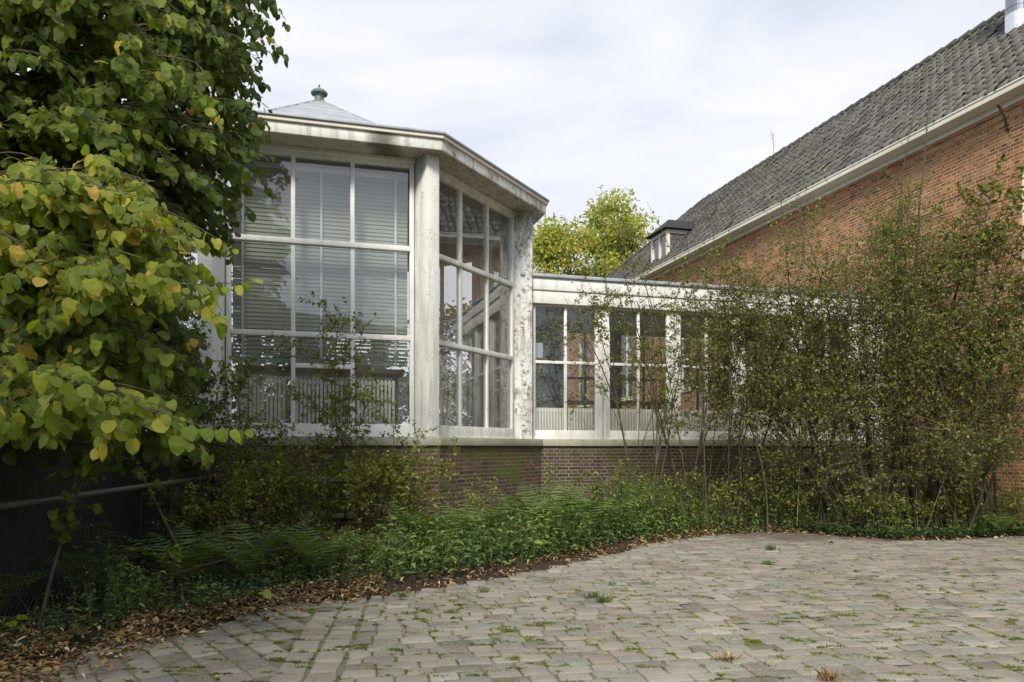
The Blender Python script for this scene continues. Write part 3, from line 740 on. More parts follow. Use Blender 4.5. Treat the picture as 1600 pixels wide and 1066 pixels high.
m.build('corbel_course', M['brick_red'], house)
for (a, b) in WIN:
    f = MB((0, 0), u3, u1); Y0, Y1 = D0+.05, D0+.13; J = .08
    f.box(a, a+J, Y0, Y1, WZ0, WZ1); f.box(b-J, b, Y0, Y1, WZ0, WZ1); f.box(a+J, b-J, Y0, Y1, WZ0, WZ0+J); f.box(a+J, b-J, Y0, Y1, WZ1-J, WZ1)
    q = (a+b)/2; f.box(q-.02, q+.02, Y0+.01, Y1, WZ0+J, WZ1-J)
    for z in (WZ0+.95, WZ0+1.75): f.box(a+J, b-J, Y0+.013, Y1, z-.022, z+.022)
    f.box(a-.05, b+.05, D0-.04, D0+.05, WZ0-.06, WZ0)
    w_ = f.build('window', M['cream'], house, bevel=0.004)
    gl = MB((0, 0), u3, u1); add_glass(gl, a+J, b-J, WZ0+J, WZ1-J, rgl, D0+.10); gl.build('glass', M['glass'], w_)
    m = MB((0, 0), u3, u1); m.box(a-.02, b+.02, D0+.16, D0+.5, WZ0-.02, WZ1+.02); m.build('dark_room', M['dark'], w_)
m = MB((0, 0), u3, u1)
m.box(V0, V1+.1, D0-.05, D0+.1, ZB, ZB+.09)
m.build('eaves_moulding', M['cream'], house, bevel=0.01)
m = MB((0, 0), u3, u1); m.box(V0, V1+.3, D0-.30, D0+.1, ZB+.092, ZB+.112); m.build('soffit', M['cream'], house)
m = MB((0, 0), u3, u1); m.box(V0, V1+.3, D0-.335, D0-.301, ZB+.085, ZB+.20); m.box(V0, V1+.3, D0-.35, D0-.335, ZB+.175, ZB+.205); m.build('gutter', M['cream'], house, bevel=0.006)
m = MB((0, 0), u3, u1); m.box(V0, V1+.3, D0-.30, D0-.2, ZB+.113, ZB+.13); m.build('gutter_bed', M['zinc'], house)
# pantile roof
DR0, ZR0 = D0-.28, 5.78+H; DRG = 14.06; SL = math.hypot(DRG-DR0, DRG-DR0); VR = 24.6
def roof():
    cw = 0.205; sub = 8; pitch = 0.30; nc = int(SL/pitch)+1
    prof = []
    for i in range(sub):
        t = i/sub; prof.append(0.030*math.cos(2*math.pi*t)+(0.012 if t > .75 else 0)+0.010*math.cos(4*math.pi*t))
    c45 = math.sqrt(.5)
    V = []; F = []; T = []; nv = 0
    up = np.array((*(u1*c45), c45)); nrm = np.array((*(-u1*c45), c45)); base = np.array((*(u1*DR0), ZR0)); u33 = np.array((*u3, 0))
    ncol = int((V1+0.2-V0)/cw)
    for j in range(nc):
        q0 = j*pitch-0.03; q1 = min(q0+pitch+.05, SL+.02)
        vmax = V1+0.15-(V1-VR)*(q0/SL)
        for c in range(ncol):
            vs = V0+c*cw
            if vs+cw > vmax: break
            jit = rng.normal(0, .007)+.03*math.sin(vs*.9)*math.sin(q0*.7); jq = rng.normal(0, .010)
            xs = vs+np.arange(sub+1)/sub*cw; hh = np.array(prof+[prof[0]])
            rows = []
            for (q, lift) in ((q0+jq, 0.0-.0), (q0+jq, 0.052), (q1, 0.014)):
                rows.append(base+up*q+nrm*((lift+jit)+hh[:, None]*(1.0 if lift else .9))+u33*xs[:, None])
            V.append(np.concatenate(rows)); t = rng.random()
            k = sub+1
            for r in range(2):
                i = np.arange(sub); F.append(np.c_[nv+r*k+i, nv+(r+1)*k+i, nv+(r+1)*k+i+1, nv+r*k+i+1]); T.append(np.full(sub, t))
            nv += 3*k
    rf = mesh('roof', np.concatenate(V), np.concatenate(F), M['tiles'], house, tint=np.concatenate(T))
    # under-deck, back slope, hip end
    m = MB((0, 0), u3, u1); zt = ZR0+(DRG-DR0)
    m.poly([m.P(V0, DR0, ZR0-.05), m.P(VR, DRG, zt-.06), m.P(V1+.1, DR0, ZR0-.05)][::-1])
    m.poly([m.P(V0, DR0, ZR0-.05), m.P(V0, DRG, zt-.06), m.P(VR, DRG, zt-.06)][::-1])
    D8 = DRG+(DRG-DR0)
    m.poly([m.P(V0, D8, ZR0), m.P(V1+.1, D8, ZR0), m.P(VR, DRG, zt), m.P(V0, DRG, zt)])
    m.poly([m.P(V1+.12, DR0, ZR0), m.P(V1+.12, D8, ZR0), m.P(VR, DRG, zt)])
    m.poly([m.P(V0, DR0, ZR0-.05), m.P(V0, D8, ZR0), m.P(V0, DRG, zt-.02)])
    m.build('roof_underside', M['tiles'], house)
    m = MB()
    def ridge(A, B):
        A, B = np.array(A), np.array(B); L = np.linalg.norm(B-A); n = int(L/.36); d = (B-A)/L
        for i in range(n):
            p, q = A+d*(i*L/n-.02), A+d*((i+1)*L/n+.03)
            m.tube(p+(0, 0, .015+rng.normal(0, .006)), q+(0, 0, .0), .125, .105, 10)
    ridge((*PH(DRG, V0), zt+.0), (*PH(DRG, VR), zt+.0)); ridge((*PH(DRG, VR), zt-.02), (*PH(DR0, V1+.1), ZR0+.02))
    m.build('ridge_tiles', M['tiles'], house)
roof()
# dormer
dv0, dv1 = 21.5, 22.65; dd = 11.12; dz0, dz1 = 5.80+H, 7.02+H
dm = MB((0, 0), u3, u1)
dm.box(dv0, dv0+.1, dd, dd+.1, dz0, dz1); dm.box(dv1-.1, dv1, dd, dd+.1, dz0, dz1); dm.box(dv0+.1, dv1-.1, dd, dd+.1, dz1-.1, dz1); dm.box(dv0+.1, dv1-.1, dd, dd+.1, dz0, dz0+.1)
dm.box((dv0+dv1)/2-.035, (dv0+dv1)/2+.035, dd+.01, dd+.1, dz0+.1, dz1-.1); dm.box(dv0-.03, dv1+.03, dd-.05, dd, dz0-.03, dz0+.05)
dm.box(dv0-.002, dv0+.02, dd+.1, dd+1.0, dz1-.12, dz1)
dorm = dm.build('dormer', M['cream'], house)
for vv in (dv0, dv1-.02):
    m = MB((0, 0), u3, u1)
    A = [m.P(vv+.01, dd+.1, dz0-.1), m.P(vv+.01, dd+1.25, dz1), m.P(vv+.01, dd+.1, dz1)]
    m.poly(A, [(0, 0), (1.2, 1.25), (0, 1.25)])
    m.build('cheek', M['slate'], dorm)
m = MB((0, 0), u3, u1)
o_, zz, zp = .16, dz1+.01, dz1+.50
q0 = [m.P(dv0-o_, dd-.18, zz), m.P(dv1+o_, dd-.18, zz), m.P(dv1+o_, dd+1.5, zz), m.P(dv0-o_, dd+1.5, zz)]
vm_ = (dv0+dv1)/2
r0, r1 = m.P(vm_, dd+.35, zp), m.P(vm_, dd+2.0, zp)
m.poly([q0[0], r0, q0[1]][::-1]); m.poly([q0[0], q0[3], r1, r0]); m.poly([q0[1], r0, r1, q0[2]]); m.poly(q0)
for p in q0: pass
m.build('dormer_roof', M['slate'], dorm)
gl = MB((0, 0), u3, u1); add_glass(gl, dv0+.1, dv1-.1, dz0+.1, dz1-.1, rgl, dd+.05); gl.build('glass', M['glass'], dorm)
m = MB((0, 0), u3, u1); m.box(dv0+.05, dv1-.05, dd+.12, dd+.2, dz0, dz1-.02); m.build('dark_room', M['dark'], dorm)
# steel flue
fc = np.array((9.60, 14.02)); m = MB(); m.lathe(fc, [(.21, 7.6+H), (.21, 8.32+H), (.218, 8.32+H), (.218, 8.36+H), (.21, 8.36+H), (.21, 10.2+H)], 28)
fl = m.build('flue', M['steel'], house, smooth=True)
m = MB(); m.lathe(fc, [(.214, 7.6+H), (.214, 8.20+H), (.211, 8.21+H)], 28); m.build('flue_collar', M['bright_steel'], fl, smooth=True)
m = MB(); m.lathe(fc, [(.0, 10.15+H), (.26, 10.2+H), (.26, 10.35+H), (.0, 10.5+H)], 24); m.build('flue_cap', M['steel'], fl)
m = MB(fc, u3, u1); zf = lambda d: 7.83+H+d+.10
m.poly([m.P(-.36, -.55, zf(-.58)), m.P(.36, -.55, zf(-.58)), m.P(.36, .5, zf(.47)), m.P(-.36, .5, zf(.47))][::-1]); m.build('flashing', M['lead'], fl)

# ------------------------------------------------------------------ vegetation engine
def unit(v): return v/(np.linalg.norm(v, axis=-1, keepdims=True)+1e-9)
def bez(p0, p1, p2, n):
    t = np.linspace(0, 1, n)[:, None]; return (1-t)**2*np.array(p0)+2*t*(1-t)*np.array(p1)+t*t*np.array(p2)
T_SMALL = (np.array([(0, 0, 0), (.34, .45, .07), (0, 1, -.05), (-.34, .45, .07)], float), np.array([(0, 1, 2), (0, 2, 3)]))
T_MED = (np.array([(0, 0, 0), (.22, .22, .05), (.30, .5, .06), (.17, .8, 0), (0, 1, -.10), (-.17, .8, 0), (-.30, .5, .06), (-.22, .22, .05), (0, .5, -.01)], float),
         np.array([(0, 1, 8), (1, 2, 8), (2, 3, 8), (3, 4, 8), (4, 5, 8), (5, 6, 8), (6, 7, 8), (7, 0, 8)]))
def t_lime():
    rows = [(0.0, .10, -.06), (.07, .36, -.03), (.20, .44, 0), (.28, .50, 0), (.40, .47, 0), (.50, .46, 0), (.62, .41, 0), (.71, .36, 0), (.82, .27, 0), (.91, .13, 0), (1.02, .0, 0)]
    V = []; uv = []
    for (y, w, dy) in rows:
        for s in (-1, 0, 1):
            yy = y+(dy if s else 0.02)
            V.append((s*w, yy, .10*abs(s)*w-.22*yy*yy+(.03*math.sin(yy*14)*abs(s)))); uv.append((.5+s*w, yy))
    F = []
    for i in range(len(rows)-1):
        for s in (0, 1): a = i*3+s; F.append((a, a+1, a+4, a+3))
    return np.array(V), np.array(F), np.array(uv)
TL = t_lime()
T_NET = (np.array([(0, 0, 0), (.20, .12, .03), (.30, .33, .05), (.20, .62, .02), (0, 1, -.14), (-.20, .62, .02), (-.30, .33, .05), (-.20, .12, .03), (0, .4, -.02)], float), T_MED[1])

def leaf_mesh(name, P, A, Nn, S, T, tpl, mat, parent=None, flex=None, local=False, smooth=False):
    tv, tf = tpl[0], tpl[1]
    P, A, Nn = np.asarray(P), unit(np.asarray(A)), np.asarray(Nn)
    n = unit(Nn-(Nn*A).sum(1, keepdims=True)*A); b = np.cross(A, n); S = np.asarray(S)[:, None, None]
    w = tv[None, :, :]
    rq = np.random.default_rng(len(P)); zm = rq.normal(1.2, 1.2, (len(P), 1, 1)); wm = rq.uniform(.62, 1.12, (len(P), 1, 1)); tw = rq.normal(0, .25, (len(P), 1, 1))
    V = P[:, None, :]+S*(w[..., 0:1]*wm*b[:, None, :]+w[..., 1:2]*A[:, None, :]+(w[..., 2:3]*zm+w[..., 0:1]*w[..., 1:2]*tw)*n[:, None, :])
    k = len(tv); F = (tf[None]+(np.arange(len(P))*k)[:, None, None]).reshape(-1, tf.shape[1])
    tint = np.repeat(np.clip(T, 0, 1), len(tf)); uv = None
    if len(tpl) > 2: uv = np.tile(tpl[2][tf].reshape(-1, 2), (len(P), 1))
    return mesh(name, V.reshape(-1, 3), F, mat, parent, tint=tint, uv=uv, local=local, smooth=smooth)

class Veg:
    def __init__(s, seed): s.r = np.random.default_rng(seed); s.tubes = []; s.P = []; s.A = []; s.Nn = []; s.S = []; s.T = []
    def tube(s, pts, r0, r1): s.tubes.append((np.asarray(pts), r0, r1))
    def perp(s, d, n=None):
        v = s.r.normal(size=(3,) if n is None else (n, 3)); v = v-(v*d).sum(-1, keepdims=True)*d; return unit(v)
    def wander(s, p, d, L, n=6, wob=.25, up=0.0):
        pts = [np.array(p)]; d = unit(np.array(d)); st = L/(n-1)
        for i in range(n-1):
            d = unit(d+s.r.normal(size=3)*wob/math.sqrt(n)*1.2+np.array((0, 0, up/n))); pts.append(pts[-1]+d*st)
        return np.array(pts)
    def at(s, pts, t):
        x = np.asarray(t)*(len(pts)-1); i = np.minimum(x.astype(int), len(pts)-2); f = (x-i)[:, None]
        return pts[i]*(1-f)+pts[i+1]*f, unit(pts[i+1]-pts[i])
    def leaves(s, pts, per_m, size, t0=0.1, tint=(.3, .2), spread=.9, up=1.0, droop=0.0, jit=.01, nrand=.6, off=0.0):
        L = np.linalg.norm(np.diff(pts, axis=0), axis=1).sum(); n = s.r.poisson(max(.01, L*(1-t0)*per_m))
        if n < 1: return
        t = t0+(1-t0)*s.r.random(n); p, d = s.at(pts, t)
        pr = s.perp(d, n); a = unit(d*.45+pr*spread+np.array((0, 0, -droop)))
        nn = unit(np.array((0, 0, up))+s.r.normal(size=(n, 3))*nrand)
        s.P.append(p+s.r.normal(size=(n, 3))*jit+a*off); s.A.append(a); s.Nn.append(nn)
        s.S.append(size*s.r.uniform(.65, 1.25, n)); s.T.append(s.r.normal(tint[0], tint[1], n))
    def stems_mesh(s, name, mat, parent, k=5):
        V = []; F = []; nv = 0
        ang = np.linspace(0, 2*math.pi, k, endpoint=False); cs, sn = np.cos(ang)[None, :, None], np.sin(ang)[None, :, None]
        for pts, r0, r1 in s.tubes:
            n = len(pts); d = unit(np.gradient(pts, axis=0)); ref = np.array((.31, .53, .05)) if abs(d[0][2]) > .6 else np.array((0, 0, 1.))
            a = unit(np.cross(d, ref)); b = np.cross(d, a); r = np.linspace(r0, r1, n)[:, None, None]
            V.append((pts[:, None, :]+r*(a[:, None, :]*cs+b[:, None, :]*sn)).reshape(-1, 3))
            i = np.arange(n-1)[:, None]*k; j = np.arange(k)[None, :]; j2 = (j+1) % k
            F.append(np.stack([nv+i+j, nv+i+j2, nv+i+k+j2, nv+i+k+j], -1).reshape(-1, 4)); nv += n*k
        return mesh(name, np.concatenate(V), np.concatenate(F), mat, parent, smooth=True)
    def leaf_obj(s, name, tpl, mat, parent=None, clip=None):
        P, A, Nn, S, T = [np.concatenate(x) for x in (s.P, s.A, s.Nn, s.S, s.T)]
        if clip is not None:
            k = clip(P); P, A, Nn, S, T = P[k], A[k], Nn[k], S[k], T[k]
        return leaf_mesh(name, P, A, Nn, S, T, tpl, mat, parent)

def keep_out(P):   # no leaves inside the buildings
    rel = P[:, :2]-OC; ok = np.ones(len(P), bool)
    ap = (RR+.02)*math.cos(R(22.5)); ins = np.ones(len(P), bool)
    for k in range(8):
        a = R(164.5-45*k); ins &= (rel@np.array((math.sin(a), math.cos(a)))) < ap+(0.45)*(P[:, 2] < 1.45)
    ok &= ~ins
    g2 = P[:, :2]-G0; s_ = g2@u1; d_ = g2@nn1
    ok &= ~((s_ > -.2) & (d_ < 0.25) & (d_ > -3) & (P[:, 2] < 4.35) & (s_ < LEN))
    ok &= (P[:, :2]@u1) < D0-.03
    ok &= P[:, 2] > -.02
    return ok

def shrub(name, seed, base, tips, label, cat='shrub', group=None, leaf=.032, per_m=70, shoots=5.0, slen=.7, subs=5, r0=.014, tint=(.4, .2),
          mat='leaf_shrub', t0=.25, bow=.35, tpl=T_SMALL, bark='twig', droop=.1, spread=1.0, basejit=.20, subl=.38, bare=0):
    t0_ = t0; s = Veg(seed); base = np.array((*base, 0.0)) if len(base) == 2 else np.array(base, float)
    whips = [np.array(t[:3], float) for t in tips if len(t) == 4]; tips = sorted([np.array(t, float) for t in tips if len(t) == 3]+whips, key=lambda t: t[0]); forks = []
    for g0 in range(0, len(tips), 3 if len(tips) > 5 else 2):
        grp = tips[g0:g0+(3 if len(tips) > 5 else 2)]; ce = sum(grp)/len(grp); b = base+np.append(s.r.normal(0, basejit, 2), 0)
        f = b+(ce-b)*s.r.uniform(.22, .36)+np.append(s.r.normal(0, .08, 2), s.r.uniform(.0, .15)*(ce[2]-b[2]))
        st = bez(b, (b+f)/2+np.append(s.r.normal(0, .07, 2), .06), f, 8); s.tube(st, r0*1.35, r0*.95)
        for tq in grp: forks.append((tq, f, b, unit(st[-1]-st[-3])))
    for tp, f, b_, d0 in forks:
        b = f; L0 = np.linalg.norm(tp-f)
        mid = f+d0*L0*s.r.uniform(.3, .55)+(tp-f)*.12+s.r.normal(0, .08, 3)
        pts = bez(b, mid, tp, 14); L = np.linalg.norm(np.diff(pts, axis=0), axis=1).sum()
        pts[2:] += np.cumsum(s.r.normal(0, .006*L/3, (12, 3)), axis=0)
        s.tube(pts, r0*s.r.uniform(.6, .9), .0022)
        t0 = max(.04, t0_-.22); wh = any(abs(tp-w_).max() < 1e-9 for w_ in whips)
        if wh: s.leaves(pts, 14, leaf, .5, tint)
        s.leaves(pts, per_m*.35, leaf, max(.3, t0), tint, droop=droop)
        n = int(L*shoots)
        for _ in range(n):
            t = t0+(1-t0)*s.r.random()**.85; p, d = s.at(pts, np.array([t])); p, d = p[0], d[0]
            if wh and t > .5:
                if s.r.random() < .25: s.tube(s.wander(p, d+s.perp(d)*.5, .16, 4, .2), .0022, .001)
                continue
            dr = unit(d*.45+s.perp(d)*s.r.uniform(.6, 1.3)*np.array((1.25, 1, .8))+np.array((0, 0, .05)))
            l = slen*s.r.uniform(.35, 1.15)*(1.25-1.0*t); q = s.wander(p, dr, l, 6, .45, -.1)
            s.tube(q, .0045, .0014); s.leaves(q, per_m, leaf, .1, tint, droop=droop, spread=spread)
            for _k in range(s.r.poisson(subs)):
                tt = s.r.uniform(.15, .95); p2, d2 = s.at(q, np.array([tt]))
                q2 = s.wander(p2[0], d2[0]*.6+s.perp(d2[0])*.9, subl*s.r.uniform(.4, 1.1)*slen/.7, 4, .4, -.05)
                s.tube(q2, .0022, .001); s.leaves(q2, per_m*1.15, leaf, .05, tint, droop=droop, spread=spread)
    for _ in range(bare):      # old leafless canes arching through the bush
        tq = tips[s.r.integers(len(tips))]+s.r.normal(0, .35, 3); b = base+np.append(s.r.normal(0, basejit*1.6, 2), 0); tq[2] = max(.6, tq[2]*s.r.uniform(.55, .95))
        mid = b*.55+tq*.45; mid[2] = tq[2]*s.r.uniform(.75, 1.25); pts = bez(b, mid, tq, 12); s.tube(pts, .0095*s.r.uniform(.6, 1.2), .0025)
        for _k in range(6):
            p, d = s.at(pts, np.array([s.r.uniform(.3, .95)])); s.tube(s.wander(p[0], d[0]*.7+s.perp(d[0])*.8, s.r.uniform(.2, .7), 5, .35, -.1), .0032, .0012)
    e_ = empty(name, tuple(base), label, cat, group)
    s.stems_mesh('stems', M[bark], e_, 4)
    s.leaf_obj('foliage', tpl, M[mat], e_, keep_out)
    return e_
def px(x, y, Y): return np.array(((x-800)/1155*Y, Y, H+(700-y)/1155*Y))

# ---- shrubs on the right
GR = 'wild shrubs along the corridor wall'
def tipsr(seed, poly, n, Y0, Y1):
    r = np.random.default_rng(seed); xs = [p[0] for p in poly]; ys = [p[1] for p in poly]; out = []
    while len(out) < n:
        x, y = r.uniform(min(xs), max(xs)), r.uniform(min(ys), max(ys))
        if inside(poly, x, y): out.append(px(x, y, r.uniform(Y0, Y1)))
    return out
shrub('shrub', 11, (2.0, 11.7), [(*px(940, 292, 11.6), 1), px(1085, 430, 11.7), px(1085, 520, 11.3), px(925, 470, 11.6), px(880, 460, 11.5), px(1000, 400, 11.4), px(1060, 600, 11.4)],
      'thin arching shrub with crossing stems in front of the second corridor bay', group=GR, leaf=.048, per_m=32, shoots=3.8, slen=1.0, subs=3.5, t0=.30, r0=.016, tint=(.45, .22), bare=5)
shrub('shrub', 12, (2.85, 11.6), [(*px(1012, 310, 11.4), 1), px(960, 350, 11.5), px(930, 520, 11.2), px(1130, 380, 11.6), px(940, 430, 11.4), px(1180, 480, 11.4)],
      'leggy shrub whose bare stems cross in an X before the third corridor bay', group=GR, leaf=.048, per_m=32, shoots=3.8, slen=1.0, subs=3.5, t0=.3, r0=.016, tint=(.45, .2), bare=6)
shrub('shrub', 13, (3.5, 11.8), tipsr(1, [(1040, 540), (1080, 400), (1200, 360), (1290, 440), (1290, 640), (1090, 640)], 13, 11.0, 11.9),
      'dense dark green bush hiding the middle corridor windows', group=GR, leaf=.050, per_m=20, shoots=5.4, slen=1.35, subs=7, t0=.33, tint=(.38, .22), bare=9)
shrub('shrub', 14, (5.0, 11.45), tipsr(2, [(1120, 560), (1180, 420), (1300, 390), (1370, 460), (1340, 660), (1150, 660)], 15, 10.8, 11.6)+[(*px(1208, 205, 11.6), 1), px(1110, 470, 11.4)],
      'broad leaning bush with arching trunks before the last corridor bays', group=GR, leaf=.050, per_m=17, shoots=5.2, slen=1.4, subs=7, t0=.3, r0=.024, tint=(.40, .22), bare=14)
shrub('shrub', 15, (5.75, 11.0), tipsr(3, [(1240, 400), (1290, 300), (1400, 260), (1470, 340), (1460, 560), (1280, 580)], 15, 10.5, 11.2)+[(*px(1452, 88, 10.9), 1), px(1250, 330, 11.2), px(1220, 560, 10.8)],
      'tall olive green shrub in front of the white corridor pier', group=GR, leaf=.046, per_m=16, shoots=5.0, slen=1.4, subs=7, t0=.26, r0=.028, mat='leaf_olive', tint=(.46, .22), bare=12)
shrub('shrub', 16, (6.25, 11.05), tipsr(4, [(1370, 400), (1420, 280), (1530, 250), (1600, 360), (1580, 600), (1400, 600)], 17, 10.2, 10.7)+[px(1330, 450, 10.6), px(1350, 560, 10.4)],
      'many stemmed olive shrub against the orange brick wall', group=GR, leaf=.046, per_m=15, shoots=5.0, slen=1.4, subs=7, t0=.28, r0=.030, mat='leaf_olive', tint=(.46, .22), bare=14)
shrub('shrub', 17, (7.1, 11.1), [(*px(1578, 215, 10.5), 1), px(1590, 260, 10.3), px(1535, 300, 10.5), px(1625, 330, 10.3), px(1600, 420, 10.2), px(1500, 420, 10.2), px(1640, 480, 10.2), px(1560, 360, 10.3)],
      'large leaved upright shrub with a brown seed spike at the right edge', group=GR, leaf=.085, per_m=26, shoots=4.6, slen=.9, subs=2, t0=.25, r0=.018, tpl=T_MED, tint=(.40, .2))
shrub('shrub', 18, (5.35, 11.2), tipsr(5, [(1180, 700), (1220, 600), (1420, 560), (1500, 640), (1480, 720)], 12, 10.4, 11.1),
      'lower brown tinged bush below the white corridor pier', group=GR, leaf=.044, per_m=19, shoots=6.5, slen=1.1, subs=6.5, t0=.3, r0=.016, mat='leaf_olive', tint=(.40, .25), bare=6)
shrub('shrub', 19, (6.85, 10.95), tipsr(6, [(1440, 700), (1480, 560), (1620, 520), (1660, 700)], 10, 9.9, 10.5),
      'brown stemmed thicket low at the foot of the orange brick wall', group=GR, leaf=.044, per_m=19, shoots=6.5, slen=1.1, subs=6.5, t0=.35, r0=.018, mat='leaf_olive', tint=(.42, .25), bare=8)
for i, (x, y, h_, lb) in enumerate([(2.35, 11.15, .75, 'low leafy bramble at the foot of the crossing stems'), (3.35, 11.55, .95, 'low bramble in front of the dense dark bush'),
        (4.35, 11.5, .85, 'low bramble beside the pale upright cane'), (5.45, 10.85, .75, 'low bramble with bright leaves before the white pier'), (6.3, 10.75, .8, 'low bramble between the forked olive trunks'),
        (7.25, 10.95, .7, 'low bramble at the right edge under the seed spike shrub'), (1.55, 10.6, .9, 'low bramble between the nettles and the crossing stems')]):
    rr = np.random.default_rng(300+i); shrub('bramble', 300+i, (x, y), [(x+rr.normal(0, .55), y+rr.normal(0, .25), h_*rr.uniform(.6, 1.15)) for _ in range(9)], lb, 'bramble', 'low brambles along the corridor wall',
        leaf=.055, per_m=34, shoots=7, slen=.35, subs=2, r0=.006, t0=.25, tpl=T_MED, tint=(.5+.12*rr.normal(), .22), basejit=.2)
# buddleia spike
sp = empty('seed_spike', tuple(px(1578, 215, 10.45)), 'brown dried flower spike at the top of the large leaved shrub', 'seed spike'); sg = Veg(5)
pp = sg.wander(px(1578, 215, 10.45), (-.25, 0, 1.), .5, 8, .1, -.4); sg.tube(pp, .004, .002); sg.stems_mesh('stem', M['twig'], sp, 4)
sg.leaves(pp, 900, .028, .15, (.1, .15), up=.3); sg.leaf_obj('seeds', T_SMALL, M['leaf_lit'], sp)
shrub('shrub', 27, (-1.45, 9.35), [px(620, 700, 9.2), px(650, 740, 9.2), px(600, 780, 9.0), px(700, 730, 9.2), px(575, 690, 9.1), px(680, 790, 9.0)],
      'loose light green bush between the basement vent and the corner pillar', group='wild shrubs under the pavilion', leaf=.042, per_m=66, shoots=6, slen=.5, subs=4, t0=.15, r0=.008, tint=(.7, .2))
shrub('shrub', 28, (-2.7, 8.9), [px(440, 710, 8.7), px(500, 695, 8.7), px(470, 760, 8.5), px(530, 740, 8.6), px(410, 760, 8.5), px(560, 770, 8.5), px(390, 700, 8.7), px(590, 730, 8.7), px(350, 720, 8.6)],
      'leafy bush growing across the basement vent', group='wild shrubs under the pavilion', leaf=.042, per_m=72, shoots=6, slen=.55, subs=4.5, t0=.1, r0=.008, tint=(.72, .22))
shrub('shrub', 29, (-0.55, 9.35), [px(700, 740, 9.2), px(740, 760, 9.2), px(780, 750, 9.3), px(720, 700, 9.3), px(810, 790, 9.2)],
      'sparse pale green bush directly below the corner pillar', group='wild shrubs under the pavilion', leaf=.044, per_m=34, shoots=6, slen=.45, subs=3, t0=.1, r0=.007, tint=(.7, .2))
# pale dead canes
for i, (b, t, lb) in enumerate([((6.0, 10.75), px(1545, 625, 10.1), 'dead straw coloured cane leaning right through the olive shrub'),
                                ((6.9, 10.9), px(1480, 660, 10.0), 'dead straw coloured cane leaning left under the seed spike shrub'),
                                ((4.35, 11.3), px(1262, 560, 11.1), 'pale upright cane in front of the broad leaning bush')]):
    s = Veg(40+i); b3 = np.array((*b, 0)); mid = (b3+t)/2+np.array((0, 0, .5)); pts = bez(b3, mid, t, 12); s.tube(pts, .009, .004)
    for _ in range(5):
        p, d = s.at(pts, np.array([s.r.uniform(.3, .95)])); s.tube(s.wander(p[0], d[0]+s.perp(d[0])*.8, .5, 5, .3, -.3), .004, .0015)
    e_ = empty('dead_cane', tuple(b3), lb, 'cane', 'dead canes'); s.stems_mesh('stem', M['cane'], e_, 5)

# ---- shrubs on the left in front of the pavilion
GL = 'wild shrubs under the pavilion'
shrub('shrub', 21, (-2.15, 9.15), [px(505, 470, 9.0), px(570, 510, 8.9), px(450, 530, 8.9), px(610, 620, 8.9), px(530, 480, 8.8), px(420, 600, 8.9), px(600, 560, 8.9)],
      'slender young shrub rising to the second transom of the pavilion window', group=GL, leaf=.048, per_m=38, shoots=5.5, slen=.55, subs=3.5, t0=.25, r0=.012, tint=(.6, .2))
shrub('shrub', 22, (-2.9, 9.0), [px(370, 600, 8.6), px(400, 590, 8.7), px(390, 660, 8.4), px(440, 640, 8.5), px(345, 540, 8.7), px(440, 700, 8.3), px(480, 690, 8.4)],
      'bushy green shrub reaching up before the left radiators of the pavilion window', group=GL, leaf=.050, per_m=36, shoots=4.6, slen=.6, subs=4.5, t0=.2, r0=.014, tint=(.58, .22))
shrub('shrub', 23, (-3.75, 8.3), [px(230, 470, 8.0), px(265, 520, 7.9), px(220, 560, 7.8), px(250, 440, 8.1), px(270, 620, 7.7), px(180, 480, 8.0), px(300, 660, 7.9), px(230, 400, 8.2)],
      'dark tall bush beside the left pillar of the pavilion', group=GL, leaf=.056, per_m=52, shoots=6.5, slen=.9, subs=5.5, t0=.2, r0=.014, tint=(.22, .16))
shrub('shrub', 24, (-1.75, 9.2), [px(570, 715, 9.0), px(600, 740, 8.9), px(540, 740, 8.9), px(640, 700, 9.0), px(560, 780, 8.7), px(660, 750, 9.0)],
      'small yellow green bush by the basement vent', group=GL, leaf=.046, per_m=68, shoots=7, slen=.6, subs=4, t0=.2, r0=.009, tint=(.72, .2))
shrub('shrub', 25, (-3.3, 8.2), [px(330, 760, 7.9), px(400, 740, 8.0), px(370, 800, 7.6), px(300, 780, 7.6), px(440, 790, 8.0), px(480, 760, 8.4)],
      'tangled low bush with pale new leaves left of the basement vent', group=GL, leaf=.048, per_m=68, shoots=7, slen=.75, subs=4.5, t0=.15, r0=.009, tint=(.7, .25))
shrub('shrub', 26, (-2.35, 8.3), [px(470, 860, 7.7), px(520, 830, 7.8), px(560, 850, 7.6), px(600, 850, 7.7), px(430, 850, 7.6)],
      'knee high bush near the edge of the cobbles left of the nettles', group=GL, leaf=.042, per_m=66, shoots=8, slen=.5, subs=4, t0=.1, r0=.006, tint=(.55, .25))

